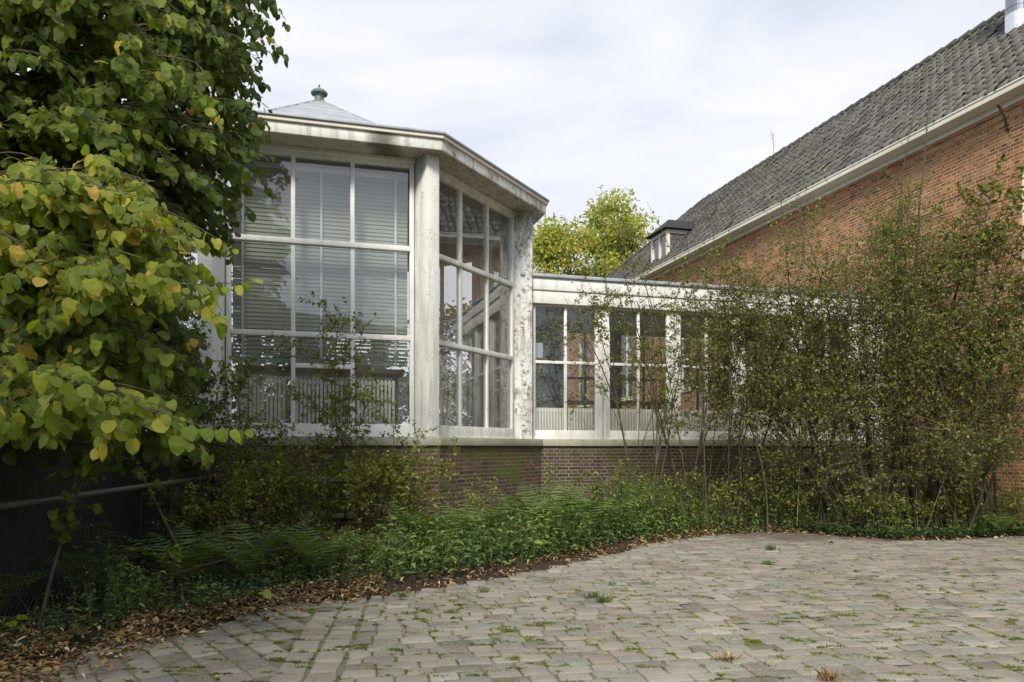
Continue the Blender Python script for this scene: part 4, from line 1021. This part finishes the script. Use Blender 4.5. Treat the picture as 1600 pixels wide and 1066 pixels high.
# ---- the big broad-leaved tree on the left
def linden():
    root = np.array((-5.6, 6.2, 0)); s = Veg(77); r = s.r
    trunk = bez(root, root+(0.1, .1, 4), root+(.3, -.2, 8.5), 14); e_ = empty('linden_tree', tuple(root), 'large broad leaved tree with yellowing leaves overhanging the yard on the left', 'tree')
    tips = []
    def reg(poly, n, Y0, Y1, tint, dn=1.0):
        poly = [tuple(p) for p in poly]; xs = [p[0] for p in poly]; ys = [p[1] for p in poly]
        c = 0
        while c < n:
            x, y = r.uniform(min(xs), max(xs)), r.uniform(min(ys), max(ys))
            if inside(poly, x, y): tips.append((px(x, y, r.uniform(Y0, Y1)), tint, dn)); c += 1
    # upper dark crown
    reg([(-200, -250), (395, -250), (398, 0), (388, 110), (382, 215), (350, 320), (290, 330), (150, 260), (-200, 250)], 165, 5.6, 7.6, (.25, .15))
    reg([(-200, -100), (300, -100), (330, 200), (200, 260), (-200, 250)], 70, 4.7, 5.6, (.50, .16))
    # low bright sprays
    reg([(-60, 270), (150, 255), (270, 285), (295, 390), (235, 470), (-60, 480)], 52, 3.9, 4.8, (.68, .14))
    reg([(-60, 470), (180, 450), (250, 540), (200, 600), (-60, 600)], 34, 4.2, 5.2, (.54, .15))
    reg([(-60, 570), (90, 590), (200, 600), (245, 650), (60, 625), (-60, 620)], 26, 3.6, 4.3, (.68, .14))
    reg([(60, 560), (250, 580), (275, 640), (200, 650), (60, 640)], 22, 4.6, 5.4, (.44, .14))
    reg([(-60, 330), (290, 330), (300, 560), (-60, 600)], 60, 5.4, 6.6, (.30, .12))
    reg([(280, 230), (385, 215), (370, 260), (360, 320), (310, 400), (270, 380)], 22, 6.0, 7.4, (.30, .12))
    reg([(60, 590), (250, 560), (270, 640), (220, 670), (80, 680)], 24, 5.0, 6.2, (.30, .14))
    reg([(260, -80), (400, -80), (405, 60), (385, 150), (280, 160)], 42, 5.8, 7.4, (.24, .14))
    # high crown beyond the frame, seen mirrored in the windows and shading the bed
    for _ in range(15): tips.append((np.array((r.uniform(-5.5, -2.7), r.uniform(.5, 4.0), r.uniform(4.9, 7.2))), (.25, .15), .8))
    for tp, tint, dn in tips:
        z0 = min(8.2, max(1.6, tp[2]*.72+.3+r.normal(0, .25))); i = z0/8.5; p0, _d = s.at(trunk, np.array([i])); p0 = p0[0]
        # limbs start part-way along shared scaffold: first third hugs the trunk side
        mid = p0*.35+tp*.65; mid[2] = max(p0[2], tp[2])+.25+r.uniform(0, .4)
        pts = bez(p0, mid, tp, 14); L = np.linalg.norm(np.diff(pts, axis=0), axis=1).sum()
        s.tube(pts, .010+.004*L, .003)
        ax0 = unit(pts[-1]-pts[-4])
        nsh = int(7*dn)+r.integers(0, 4)
        for _ in range(nsh):
            t = 1-.42*r.random()**1.1; p, d = s.at(pts, np.array([t])); p, d = p[0], d[0]
            side = unit(np.cross(d, (0, 0, 1.)))*r.choice([-1, 1])
            dr = unit(d*.8+side*r.uniform(.3, 1.0)+np.array((0, 0, r.uniform(-.45, .1))))
            l = r.uniform(.22, .55); q = s.wander(p, dr, l, 6, .3, -.35); s.tube(q, .0045, .0016)
            n = max(4, int(l/.036)); tt = np.linspace(.12, 1, n); pp, dd_ = s.at(q, tt)
            sgn = np.where(np.arange(n) % 2, 1, -1)[:, None]
            sd_ = unit(np.cross(dd_, np.array((0, 0, 1.))[None]))*sgn
            a = unit(dd_*.45+sd_*.65+np.array((0, 0, -.85))+r.normal(size=(n, 3))*.28)
            nn_ = unit(np.array((.25, -.55, .75))+sd_*.1+r.normal(size=(n, 3))*.38)
            pet = pp+a*.03
            s.P.append(pet); s.A.append(a); s.Nn.append(nn_); s.S.append(r.uniform(.042, .094, n)); tn = r.normal(tint[0], tint[1], n)
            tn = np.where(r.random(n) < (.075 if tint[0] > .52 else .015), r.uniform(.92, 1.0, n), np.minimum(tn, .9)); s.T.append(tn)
    st = s.tubes; s.tubes = st
    s.stems_mesh('branches', M['twig'], e_, 5)
    s.tubes = [(trunk, .19, .07)]; s.stems_mesh('trunk', M['bark'], e_, 12)
    ok = lambda P: keep_out(P)
    P, A, Nn, S, T = [np.concatenate(x) for x in (s.P, s.A, s.Nn, s.S, s.T)]; kk = ok(P)
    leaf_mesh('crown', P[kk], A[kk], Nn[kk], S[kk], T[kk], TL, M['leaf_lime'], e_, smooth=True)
    print('linden leaves', kk.sum())
linden()
# sapling trunks under it
for i, (bx_, by_, tx, ty, tY, lb, rr_) in enumerate([(-2.95, 6.9, 195, 690, 6.6, 'slim grey brown sapling trunk behind the tube rail', .022),
                                               (-3.15, 4.9, 150, 700, 4.9, 'thin leaning sapling with round leaves in front of the tube rail', .012)]):
    s = Veg(60+i); b3 = np.array((bx_, by_, 0.)); t = px(tx, ty, tY); pts = bez(b3, (b3+t)/2+np.array((-.05, 0, .1)), t, 10); s.tube(pts, rr_, rr_*.5)
    for _ in range(16 if i else 9):
        p, d = s.at(pts, np.array([s.r.uniform(.45, 1)])); q = s.wander(p[0], d[0]+s.perp(d[0])*.9, .25, 4, .3); s.tube(q, .004, .002); s.leaves(q, 26, .075, 0, (.42, .12), droop=.3)
    e_ = empty('sapling', tuple(b3), lb, 'sapling', 'saplings by the wire fence'); s.stems_mesh('trunk', M['bark'], e_, 6); s.leaf_obj('foliage', TL, M['leaf_lime'], e_)

for i, (a_, b_, lb) in enumerate([((-3.4, 5.9, .12), (-1.9, 6.9, .25), 'long fallen branch lying through the herbs left of the bright seedling'), ((-2.9, 5.3, .06), (-3.5, 4.6, .2), 'short fallen branch on the leaf litter by the sapling'),
        ((-1.5, 7.1, .1), (-2.4, 7.9, .55), 'bare stick leaning under the basement vent'), ((-3.1, 6.7, .1), (-2.0, 7.3, .5), 'thin bare stick leaning across the ferns')]):
    s = Veg(80+i); p_ = s.wander(np.array(a_), np.array(b_)-np.array(a_), np.linalg.norm(np.array(b_)-np.array(a_)), 10, .15); s.tube(p_, .009, .004)
    for _ in range(4):
        p, d = s.at(p_, np.array([s.r.uniform(.3, .95)])); s.tube(s.wander(p[0], d[0]+s.perp(d[0])*.7, .3, 4, .3), .003, .001)
    e_ = empty('fallen_branch', a_, lb, 'branch', 'fallen branches'); s.stems_mesh('stem', M['bark'], e_, 5)
# ---- ferns : one prototype with frond children, copied
def make_fern(seed, nf, L):
    r = np.random.default_rng(seed); e_ = empty('fern', (0, 0, 0))
    for i in range(nf):
        az_ = 2*math.pi*i/nf+r.normal(0, .25); l = L*r.uniform(.75, 1.1); el = r.uniform(1.0, 1.3)
        h = np.array((math.cos(az_), math.sin(az_), 0)); n = 19; t = np.linspace(0, 1, n)
        ang = el-1.15*t**1.3; st = l/n
        pts = np.cumsum(np.stack([np.cos(ang)[:, None]*h*st+np.sin(ang)[:, None]*np.array((0, 0, 1.))*st], 0)[0], axis=0)
        d = unit(np.gradient(pts, axis=0)); side = unit(np.cross(d, (0, 0, 1.))); nrm = unit(np.cross(side, d))
        P = []; A = []; NN = []; S = []
        for sg in (-1, 1):
            w = l*.24*np.clip(np.sin(np.pi*(t*.92+.06))**.8*(1.15-.55*t), .02, 1)
            k = t > .1; P.append(pts[k]-side[k]*sg*np.minimum(.012, w[k, None]*.25)); A.append(unit(side[k]*sg+d[k]*.35-nrm[k]*.12+r.normal(size=(k.sum(), 3))*.05)); NN.append(nrm[k]); S.append(w[k])
        tpl = (np.array([(0, 0, 0), (.055, .06, .01), (.085, .35, .01), (.045, .75, 0), (0, 1, -.05), (-.045, .75, 0), (-.085, .35, .01), (-.055, .06, .01)])*np.array((.95, 1, 1)), np.array([(0, 1, 2, 3), (0, 3, 4, 5), (0, 5, 6, 7)]))
        P, A, NN, S = map(np.concatenate, (P, A, NN, S))
        fr = leaf_mesh('frond', P, A, NN, S, r.normal(.55, .15, len(P)), tpl, M['leaf_fern'], e_, local=True)
        s = Veg(1); s.tubes = [(np.vstack([[0, 0, 0], pts]), .004, .001)]; stl = s.stems_mesh('rachis', M['stem_green'], None, 4); stl.parent = fr
    return e_
def copy_tree(o, parent=None):
    c = o.copy(); C.collection.objects.link(c); c.parent = parent
    for ch in o.children: copy_tree(ch, c)
    return c
fern_spots = [(-0.45, 8.75, 1.15, 0.3, 'wide arching fern at the pavilion corner behind the nettles'),
              (0.35, 9.3, 1.4, 1.4, 'upright fern with tall fronds where the two brick plinths meet'),
              (0.95, 9.8, 1.3, 2.9, 'fern in front of the first corridor bay, right of the tallest fern'),
              (-0.85, 8.3, 1.1, 4.0, 'greyish fern below the corner pillar of the pavilion'),
              (-2.45, 6.9, .95, .8, 'dark fern at the foot of the tangled low bush'),
              (-2.95, 6.6, .9, 2.2, 'dark fern on the left between sapling and tangled bush'),
              (-3.55, 6.2, .75, 5.1, 'shaded fern beside the wire fence'),
              (-1.9, 7.2, .85, 3.3, 'fern below the basement vent'),
              (7.0, 10.6, .6, 1.0, 'small fern under the large leaved shrub at the right edge'),
              (-3.75, 5.3, .7, 4.2, 'shadowed fern nearest to the left edge of the yard')]
protoF = make_fern(5, 9, .85)
for i, (x, y, sc, rz, lb) in enumerate(fern_spots):
    o = protoF if i == 0 else copy_tree(protoF)
    o.location = (x, y, .02); o.scale = (sc*1.12, sc*1.12, sc*1.2); o.rotation_euler = (0, 0, rz); tag(o, lb, 'fern', 'ferns in the planting bed')

# ---- nettle mass, ivy, low cover (stuff)
def nettles(name, seed, poly_fn, n, h, mat, label, tpl=T_NET, lf=.085, tint=(.45, .22), pairs=7, cat='nettles'):
    s = Veg(seed); r = s.r; c = 0
    while c < n:
        q = poly_fn(r)
        if q is None: continue
        x, y, hh = q; c += 1; hh = hh*r.uniform(.6, 1.1)*h
        b = np.array((x, y, .0)); lean = np.array((*r.normal(0, .16, 2), 1.)); t = b+unit(lean)*hh; pts = bez(b, (b+t)/2+np.append(r.normal(0, .02, 2), 0), t, 6); s.tube(pts, .004, .002)
        k = max(2, int(pairs*hh/.6)); tt = np.repeat(np.linspace(.25, 1, k), 2); p, d = s.at(pts, np.minimum(tt, .999))
        az_ = np.repeat(np.arange(k)*math.pi/2+r.uniform(0, 6), 2)+np.tile((0, math.pi), k)+r.normal(0, .25, 2*k)
        a = np.c_[np.cos(az_), np.sin(az_), r.uniform(-.45, .25, 2*k)]
        s.P.append(p); s.A.append(a); s.Nn.append(np.array((0, 0, 1.))+r.normal(size=(2*k, 3))*.25); s.S.append(lf*r.uniform(.6, 1.2, 2*k)*(1.1-.35*tt)); s.T.append(np.full(2*k, r.normal(*tint))+r.normal(0, .07, 2*k))
    e_ = empty(name, (0, 8, 0), label, cat); e_['kind'] = 'stuff'
    s.stems_mesh('stems', M['stem_green'], e_, 4); s.leaf_obj('foliage', tpl, M[mat], e_, keep_out)
    e_.children[0]['kind'] = 'stuff'; e_.children[1]['kind'] = 'stuff'
def back_y(x):     # line of the plinths
    return np.interp(x, [-4.2, -0.98, .55, 7.3], [9.1, 10.0, 12.6, 14.5])
def in_band(x0, x1, d0, d1, hfn):
    def f(r):
        x = r.uniform(x0, x1); d = r.uniform(d0, d1); y = float(edge_y(x))+d
        if y > back_y(x)-.05: return None
        return x, y, hfn(x, d)
    return f
nettles('nettle_patch', 31, in_band(-1.3, 2.6, .32, 2.6, lambda x, d: min(1, .45+d*.4)*(.62 if -1.1 < x < 1.2 and d > .9 else 1)), 620, .80, 'leaf_nettle', 'mass of dark green nettles and herbs in front of the corner of the brick plinths')
nettles('low_herbs', 32, in_band(1.6, 8.0, .10, 2.6, lambda x, d: min(1.25, .40+d*.55)), 1400, .66, 'leaf_nettle', 'low leafy herbs under the corridor shrubs', lf=.06, tint=(.62, .25), pairs=8, cat='herbs')
nettles('shady_herbs', 33, in_band(-3.6, -1.0, .45, 3.2, lambda x, d: min(1, .35+d*.3)*(.7+.4*math.sin(x*5+d*3))), 680, .55, 'leaf_nettle', 'shaded low herbs in the bed left of the nettles', lf=.06, tint=(.5, .25), pairs=8, cat='herbs')
def ivy(name, seed, x0, x1, d0, d1, n, label):
    r = np.random.default_rng(seed); x = r.uniform(x0, x1, n); y = edge_y(x)+r.uniform(d0, d1, n)+.06*np.sin(x*9)
    P = np.c_[x, y, .04+.10*r.random(n)]; a = r.uniform(0, 6.28, n); A = np.c_[np.cos(a), np.sin(a), r.uniform(-.3, .4, n)]
    tag(leaf_mesh(name, P, A, np.array((0, 0, 1.))+r.normal(size=(n, 3))*.35, r.uniform(.03, .06, n), r.normal(.4, .25, n), T_MED, M['leaf_ivy']), label, 'ivy', kind='stuff')
ivy('ivy_cover', 41, 4.3, 7.9, -.02, .9, 7000, 'dark ivy creeping over the bed edge at the right')
ivy('creeping_cover', 42, -3.4, 4.4, .35, 1.9, 7000, 'creeping ground ivy between the herbs along the bed')

# leaf litter
def litter():
    r = np.random.default_rng(51); n = 9000
    x = r.uniform(-3.6, 8, n); y = edge_y(x)+np.abs(r.normal(0, .34, n))-.08+r.normal(0, .05, n)
    x2 = r.uniform(-3.9, -1.2, 5200); y2 = np.maximum(np.interp(x2, EDGE[:, 0][2:], EDGE[:, 1][2:]), 3.6)+r.normal(.18, .30, 5200)
    x3 = -2.9+r.normal(0, .28, 1300); y3 = 4.25+r.normal(0, .35, 1300)
    x4 = r.uniform(-3, 8, 230); y4 = r.uniform(3.5, 10.6, 230)
    x = np.concatenate([x, x2, x3, x4]); y = np.concatenate([y, y2, y3, y4]); n = len(x)
    ins = inside([tuple(p) for p in EDGE]+[(11.2, -3), (-4.6, -3)], x, y)
    d = np.clip(y-edge_y(x), 0, 1); z = np.where(ins, .006, -.03+.075*np.minimum(1, d/.45)+.03)+r.random(n)*.022
    a = r.uniform(0, 6.28, n); A = np.c_[np.cos(a), np.sin(a), r.normal(0, .25, n)]
    tp = (T_MED[0]*np.array((.8, 1.15, 1.7)), T_MED[1])
    dens = np.where(x < -1.6, .72+.3*np.sin(x*7+1)*np.sin(y*5), .42+.3*np.sin(x*5.3)*np.sin(x*2.1+y*3))
    keep = (r.random(n) < dens) & (y < back_y(x)) & (~ins | (r.random(n) < .5) | (x < -2.3))
    tag(leaf_mesh('leaf_litter', np.c_[x, y, z][keep], A[keep], (np.array((0, 0, 1.))+r.normal(size=(n, 3))*.45)[keep], (.018+.05*r.random(n)**1.6)[keep], r.normal(.5, .32, n)[keep], tp, M['leaf_lit']),
        'brown and tan fallen leaves along the edge of the cobbles', 'leaf litter', kind='stuff')
litter()
# moss and grass blades in the joints
def joint_moss():
    r = np.random.default_rng(52); cl = 2600; cx_ = r.uniform(-2.2, 7.2, cl); cy_ = r.uniform(3.6, 8.6, cl)
    k = (cy_ < edge_y(cx_)-.1) & (r.random(cl) < np.clip(1.25-(cy_-3.6)/4.5, .1, 1)); cx_, cy_ = cx_[k], cy_[k]
    per = 80; X = np.repeat(cx_, per)+r.normal(0, 1, len(cx_)*per)*np.repeat(r.uniform(.01, .045, len(cx_)), per); Y = np.repeat(cy_, per)+r.normal(0, .009, len(cx_)*per); n = len(X)
    P = np.c_[X, Y, np.full(n, -.006)]; A = np.array((0, 0, 1.))+r.normal(size=(n, 3))*.75
    tag(leaf_mesh('joint_moss', P, A, r.normal(size=(n, 3)), r.uniform(.006, .018, n), np.repeat(r.normal(.45, .25, len(cx_)), per)+r.normal(0, .1, n), T_SMALL, M['leaf_bright' if 0 else 'leaf_moss']),
        'yellow green moss growing in the joints of the cobbles', 'moss', kind='stuff')
M['leaf_moss'] = m_leaf('moss', [(0.0, (0.06, 0.09, 0.012)), (0.6, (0.13, 0.17, 0.02)), (1.0, (0.24, 0.25, 0.04))], 0.8, 0.2)
joint_moss()
def tuft(x, y, h, n, label, dry=0):
    r = np.random.default_rng(int(x*100+y*10)+500); a = r.uniform(0, 6.28, n); A = np.c_[np.cos(a)*.6, np.sin(a)*.6, np.ones(n)]+r.normal(size=(n, 3))*.15
    tp = (np.array([(-.035, 0, 0), (.035, 0, 0), (.025, .5, .02), (-.025, .5, .02), (0, 1, .16)])*1.0, [np.array([(0, 1, 2, 3)]), np.array([(3, 2, 4)])])
    tv = tp[0]; P = np.c_[x+r.normal(0, .03, n), y+r.normal(0, .02, n), np.zeros(n)]
    tpl = (np.array([(-.03, 0, 0), (.03, 0, 0), (.02, .55, .03), (0, 1, .18)]), np.array([(0, 1, 2), (0, 2, 3)]))
    o = leaf_mesh('grass_tuft', P-np.array((x, y, 0)), A, r.normal(size=(n, 3)), h*r.uniform(.5, 1.1, n), r.normal(.5, .2, n), tpl, M['leaf_lit'] if dry else M['leaf_fern'])
    o.location = (x, y, 0); tag(o, label, 'grass tuft', 'grass tufts between the cobbles')
for a_ in [(0.76, 6.12, .075, 130, 'larger of the two close grass tufts in mid yard'), (0.70, 6.35, .055, 80, 'smaller grass tuft just behind the larger one in mid yard'),
           (3.23, 7.75+1.5, .085, 120, 'dark tuft nearest to the muddy far patch'), (1.85+.95, 8.1, .07, 120, 'dark green tuft in front of the herb border'),
           (-0.25, 6.55, .06, 60, 'thin tuft close to the leaf litter'), (1.30, 4.45, .06, 90, 'short straw coloured tuft in the foreground', 1), (1.75, 4.08, .07, 110, 'straw coloured tuft at the bottom edge of the photo', 1),
           (0.93, 6.9, .05, 50, 'tiny tuft halfway to the herb border'), (-0.95, 6.35, .06, 80, 'tuft at the top of the lengthwise course')]: tuft(*a_)
# single bright seedlings
def seedling(x, y, z, n, size, label, mat='leaf_bright', seed=1, grp='broad leaved seedlings'):
    s = Veg(seed); r = s.r; e_ = empty('seedling', (x, y, 0), label, 'seedling', grp)
    s.tube(np.array([(x, y, 0.), (x+.01, y, z*.6), (x, y+.01, z)]), .004, .003)
    for i in range(n):
        a = i*2.4+r.normal(0, .2); p = np.array((x, y, z*(.6+.4*i/n))); q = p+np.array((math.cos(a), math.sin(a), .35))*size*.5; s.tube(np.array([p, (p+q)/2+(0, 0, .01), q]), .002, .0015)
        s.P.append([q]); s.A.append([(math.cos(a), math.sin(a), -.15)]); s.Nn.append([(0, -.3, 1.)]); s.S.append([size*r.uniform(.8, 1.1)]); s.T.append([r.uniform(.3, 1)])
    s.P = [np.array(p) for p in s.P]; s.stems_mesh('stem', M['stem_green'], e_, 4); s.leaf_obj('leaves', TL if mat != 'leaf_nettle' else T_NET, M[mat], e_)
seedling(-2.07, 6.05, .10, 6, .085, 'bright yellow green seedling at the edge of the cobbles', seed=2)
seedling(-0.95, 7.55, .22, 11, .13, 'dark broad leaved plant at the front of the nettle patch', 'leaf_nettle', 3)
seedling(0.15, 8.3, .28, 12, .13, 'dark broad leaved plant right of the other one in the nettle patch', 'leaf_nettle', 4)
seedling(-3.3, 4.85, .16, 9, .08, 'small round leaved seedling at the left beneath the tree', seed=5)
seedling(-2.9, 6.3, .45, 14, .06, 'taller pale green seedling in front of the wire fence', seed=6)
seedling(0.62, 12.35, 1.05, 22, .05, 'pale weed climbing the brick corner between pavilion and corridor', seed=7)
seedling(-0.45, 10.6, 1.25, 0, .05, 'thin weed stalk on the brick plinth', seed=8) if 0 else None

# ------------------------------------------------------------------ left: wire fence, dark shed
fe = empty('wire_fence', (-3.35, 6, 0), 'chain link fence with galvanised top tube in the shade of the tree', 'fence')
A_, B_ = np.array((-3.00, 4.15)), np.array((-3.62, 9.0))
m = MB(); m.tube((*A_, .935), (*B_, .935), .021, k=10); m.build('top_tube', M['galv'], fe, smooth=True)
dF = (B_-A_)/np.linalg.norm(B_-A_); LF = np.linalg.norm(B_-A_)
for t in (0.02, .5, .98):
    p = A_+dF*LF*t; m = MB(); m.tube((*p, -.05), (*p, .93), .018, k=8); m.build('post', M['wire'], fe)
m = MB(); step = .06; hF = .88
k = -hF
while k < LF:
    for sg in (1, -1):
        a0 = k; 
        pts = []
        x0, x1 = k, k+hF
        z0, z1 = (.03, .03+hF) if sg > 0 else (.03+hF, .03)
        if x0 < 0: z0 = z0+(z1-z0)*(-x0)/hF; x0 = 0
        if x1 > LF: z1 = z0+(z1-z0)*(LF-x0)/(x1-x0); x1 = LF
        p, q = A_+dF*x0, A_+dF*x1; m.tube((*p, z0), (*q, z1), .0016, k=3, caps=False)
    k += step
m.build('wire_mesh', M['wire'], fe)['kind'] = 'stuff'
sh = empty('garden_shed', (-4.6, 7, 0), 'dark boarded shed with a pale top rail half hidden by the tree', 'shed')
As, Bs = np.array((-3.75, 4.2)), np.array((-4.35, 9.4)); dS = (Bs-As)/np.linalg.norm(Bs-As); nS = np.array((dS[1], -dS[0])); LS = np.linalg.norm(Bs-As)
m = MB(As, dS, nS)
x = 0
while x < LS: m.box(x, x+.145, -.03-(int(x*7) % 2)*.006, 0, -.05, 1.42); x += .15
m.box(0, LS, -2.0, -.04, -.05, 1.40)
m.build('board_wall', M['darkwood'], sh)
m = MB(As, dS, nS); m.box(-.05, LS+.05, -.02, .05, 1.33, 1.42); m.build('top_rail', M['beam'], sh)
m = MB(As, dS, nS); m.box(-.1, LS+.1, -2.1, .1, 1.425, 1.47); m.build('roof', M['darkwood'], sh)

# ------------------------------------------------------------------ trees beyond
def far_tree(seed, base, h, cr, label, mat='leaf_far', n=9000, ls=.20, tint=(.5, .25), group='trees beyond the buildings', low=.25, clumps=34, flat=1.0):
    s = Veg(seed); r = s.r; b = np.array((*base, 0.)); e_ = empty('tree', tuple(b), label, 'tree', group)
    tr = bez(b, b+(r.normal(0, .3), 0, h*.4), b+(r.normal(0, .5), r.normal(0, .3), h*.85), 10); s.tube(tr, h*.022, .04)
    cs = []
    for i in range(clumps):
        f = low+(.97-low)*r.random(); w = cr*math.sin(math.pi*min(1, (f-low)/(1-low)*.85+.16))**.7; a = r.uniform(0, 6.28); q = math.sqrt(r.random())*w
        c = b+np.array((math.cos(a)*q, math.sin(a)*q*flat, h*f)); cs.append(c); p0, _ = s.at(tr, np.array([min(.98, f*.8)])); s.tube(bez(p0[0], (p0[0]+c)/2+(0, 0, .3), c, 6), h*.006, .015)
    per = n//clumps
    for c in cs:
        rad = cr*r.uniform(.22, .42); v = unit(r.normal(size=(per, 3)))*(r.random(per)**.45)[:, None]*rad*np.array((1, 1, .75))
        s.P.append(c+v); s.A.append(unit(v+r.normal(size=(per, 3))*rad*.6-np.array((0, 0, .2)))); s.Nn.append(unit(v+np.array((0, 0, rad*.8))+r.normal(size=(per, 3))*rad*.5)); s.S.append(ls*r.uniform(.6, 1.3, per)); s.T.append(np.full(per, r.normal(0, .10))+r.normal(tint[0], tint[1], per))
    lf = s.leaf_obj('crown', T_SMALL if ls < .5 else T_MED, M[mat], e_); s.stems_mesh('trunk', M['bark'], e_, 6)
far_tree(101, (3.1, 46), 15.5, 3.6, 'yellowing tree rising above the flat corridor roof, left crown', 'leaf_yellow', 16000, .26, (.66, .24), 'yellow autumn trees', low=.3, clumps=70)
far_tree(102, (6.7, 47), 17.4, 3.3, 'taller yellow green tree left of the slated dormer', 'leaf_yellow', 16000, .26, (.58, .24), 'yellow autumn trees', low=.3, clumps=70)
for i, (x, y, h_, c_, lb) in enumerate([(-1.5, 30, 7.0, 2.8, 'dark leafy tree seen through the first corridor window'), (1.2, 36, 8.0, 2.6, 'round dark tree beyond the corridor, near the end of the brick house'),
                                        (-7.0, 27, 7.5, 3.4, 'tree behind the pavilion seen through its right window'), (-13, 26, 8.5, 3.8, 'tree behind the pavilion to the left'),
                                        (-19, 22, 10, 4.2, 'tall tree far left behind the linden'), (-11, 16, 8.0, 2.6, 'dark tree just behind the shed')]):
    far_tree(110+i, (x, y), h_, c_, lb, 'leaf_far', 6500, .24, (.45, .25))
shrub('yellow_bush', 120, (1.9, 19.5), [(1.5, 19.3, 1.7), (2.3, 19.2, 1.9), (1.9, 19.9, 2.1), (2.6, 19.8, 1.6)], 'bright yellow bush in the courtyard behind the corridor', 'bush', leaf=.12, per_m=14, shoots=6, slen=.6, subs=2, mat='leaf_bright', tint=(.7, .2), tpl=T_MED)
shrub('hedge', 121, (-9, 24), [(x, 24+((x*7)%3)*.3, 3.4+.4*math.sin(x)) for x in np.arange(-16, -2, .8)], 'clipped dark hedge added far behind the pavilion to block bright sky', 'hedge', leaf=.22, per_m=12, shoots=6, slen=1.3, subs=2, mat='leaf_far', tint=(.5, .2), tpl=T_MED, basejit=.2)  # added hedge, blocks low bright sky seen through the pavilion's back windows
# courtyard paving behind the corridor
m = MB(G0-nn1*2.8, u1, nn1); m.poly([m.P(-14, 0, -.02), m.P(LEN, 0, -.02), m.P(LEN, -22, -.02), m.P(-14, -22, -.02)]); tag(m.build('courtyard_ground', M['joint']), kind='structure')

far_tree(128, (-4.7, -2.4), 7.8, 2.9, 'broad crowned tree just behind the photographer on the left, mirrored in the left panes', 'leaf_far', 9000, .11, (.4, .2), 'trees behind the photographer', low=.58)
# ---- what stands behind the photographer and shows in the panes
wh = empty('white_house', (12, -27, 0), 'pale house behind the photographer mirrored in the pavilion windows', 'house')
m = MB((4, -26), (0.96, -.28), (.28, .96)); m.box(-8, 26, -8, 0, -.05, 7.4); m.build('wall', M['inner'], wh)
m = MB((4, -26), (0.96, -.28), (.28, .96))
A = [m.P(-8.5, .5, 7.4), m.P(26.5, .5, 7.4), m.P(26.5, -8.5, 7.4), m.P(-8.5, -8.5, 7.4), m.P(-5, -4, 10.4), m.P(23, -4, 10.4)]
for f in ((0, 1, 5, 4), (1, 2, 5), (2, 3, 4, 5), (3, 0, 4)): m.poly([A[i] for i in f])
m.build('roof', M['tiles'], wh)
for i in range(8):
    m = MB((4, -26), (0.96, -.28), (.28, .96)); m.box(-6.5+i*4, -5.2+i*4, -.05, .03, 4.6, 6.8); m.build('window', M['dark'], wh)
for i, (x, y, h_) in enumerate([(-9, -16, 11), (-14, -8, 12), (24, -10, 9)]):
    far_tree(130+i, (x, y), h_, 3.6, ['tree behind the photographer on the left', 'tree beside the yard behind the linden', 'tree behind the photographer on the right'][i], 'leaf_far', 3500, .34, (.35, .2), 'trees behind the photographer')
print('faces', sum(len(o.data.polygons) for o in C.objects if o.type == 'MESH'))
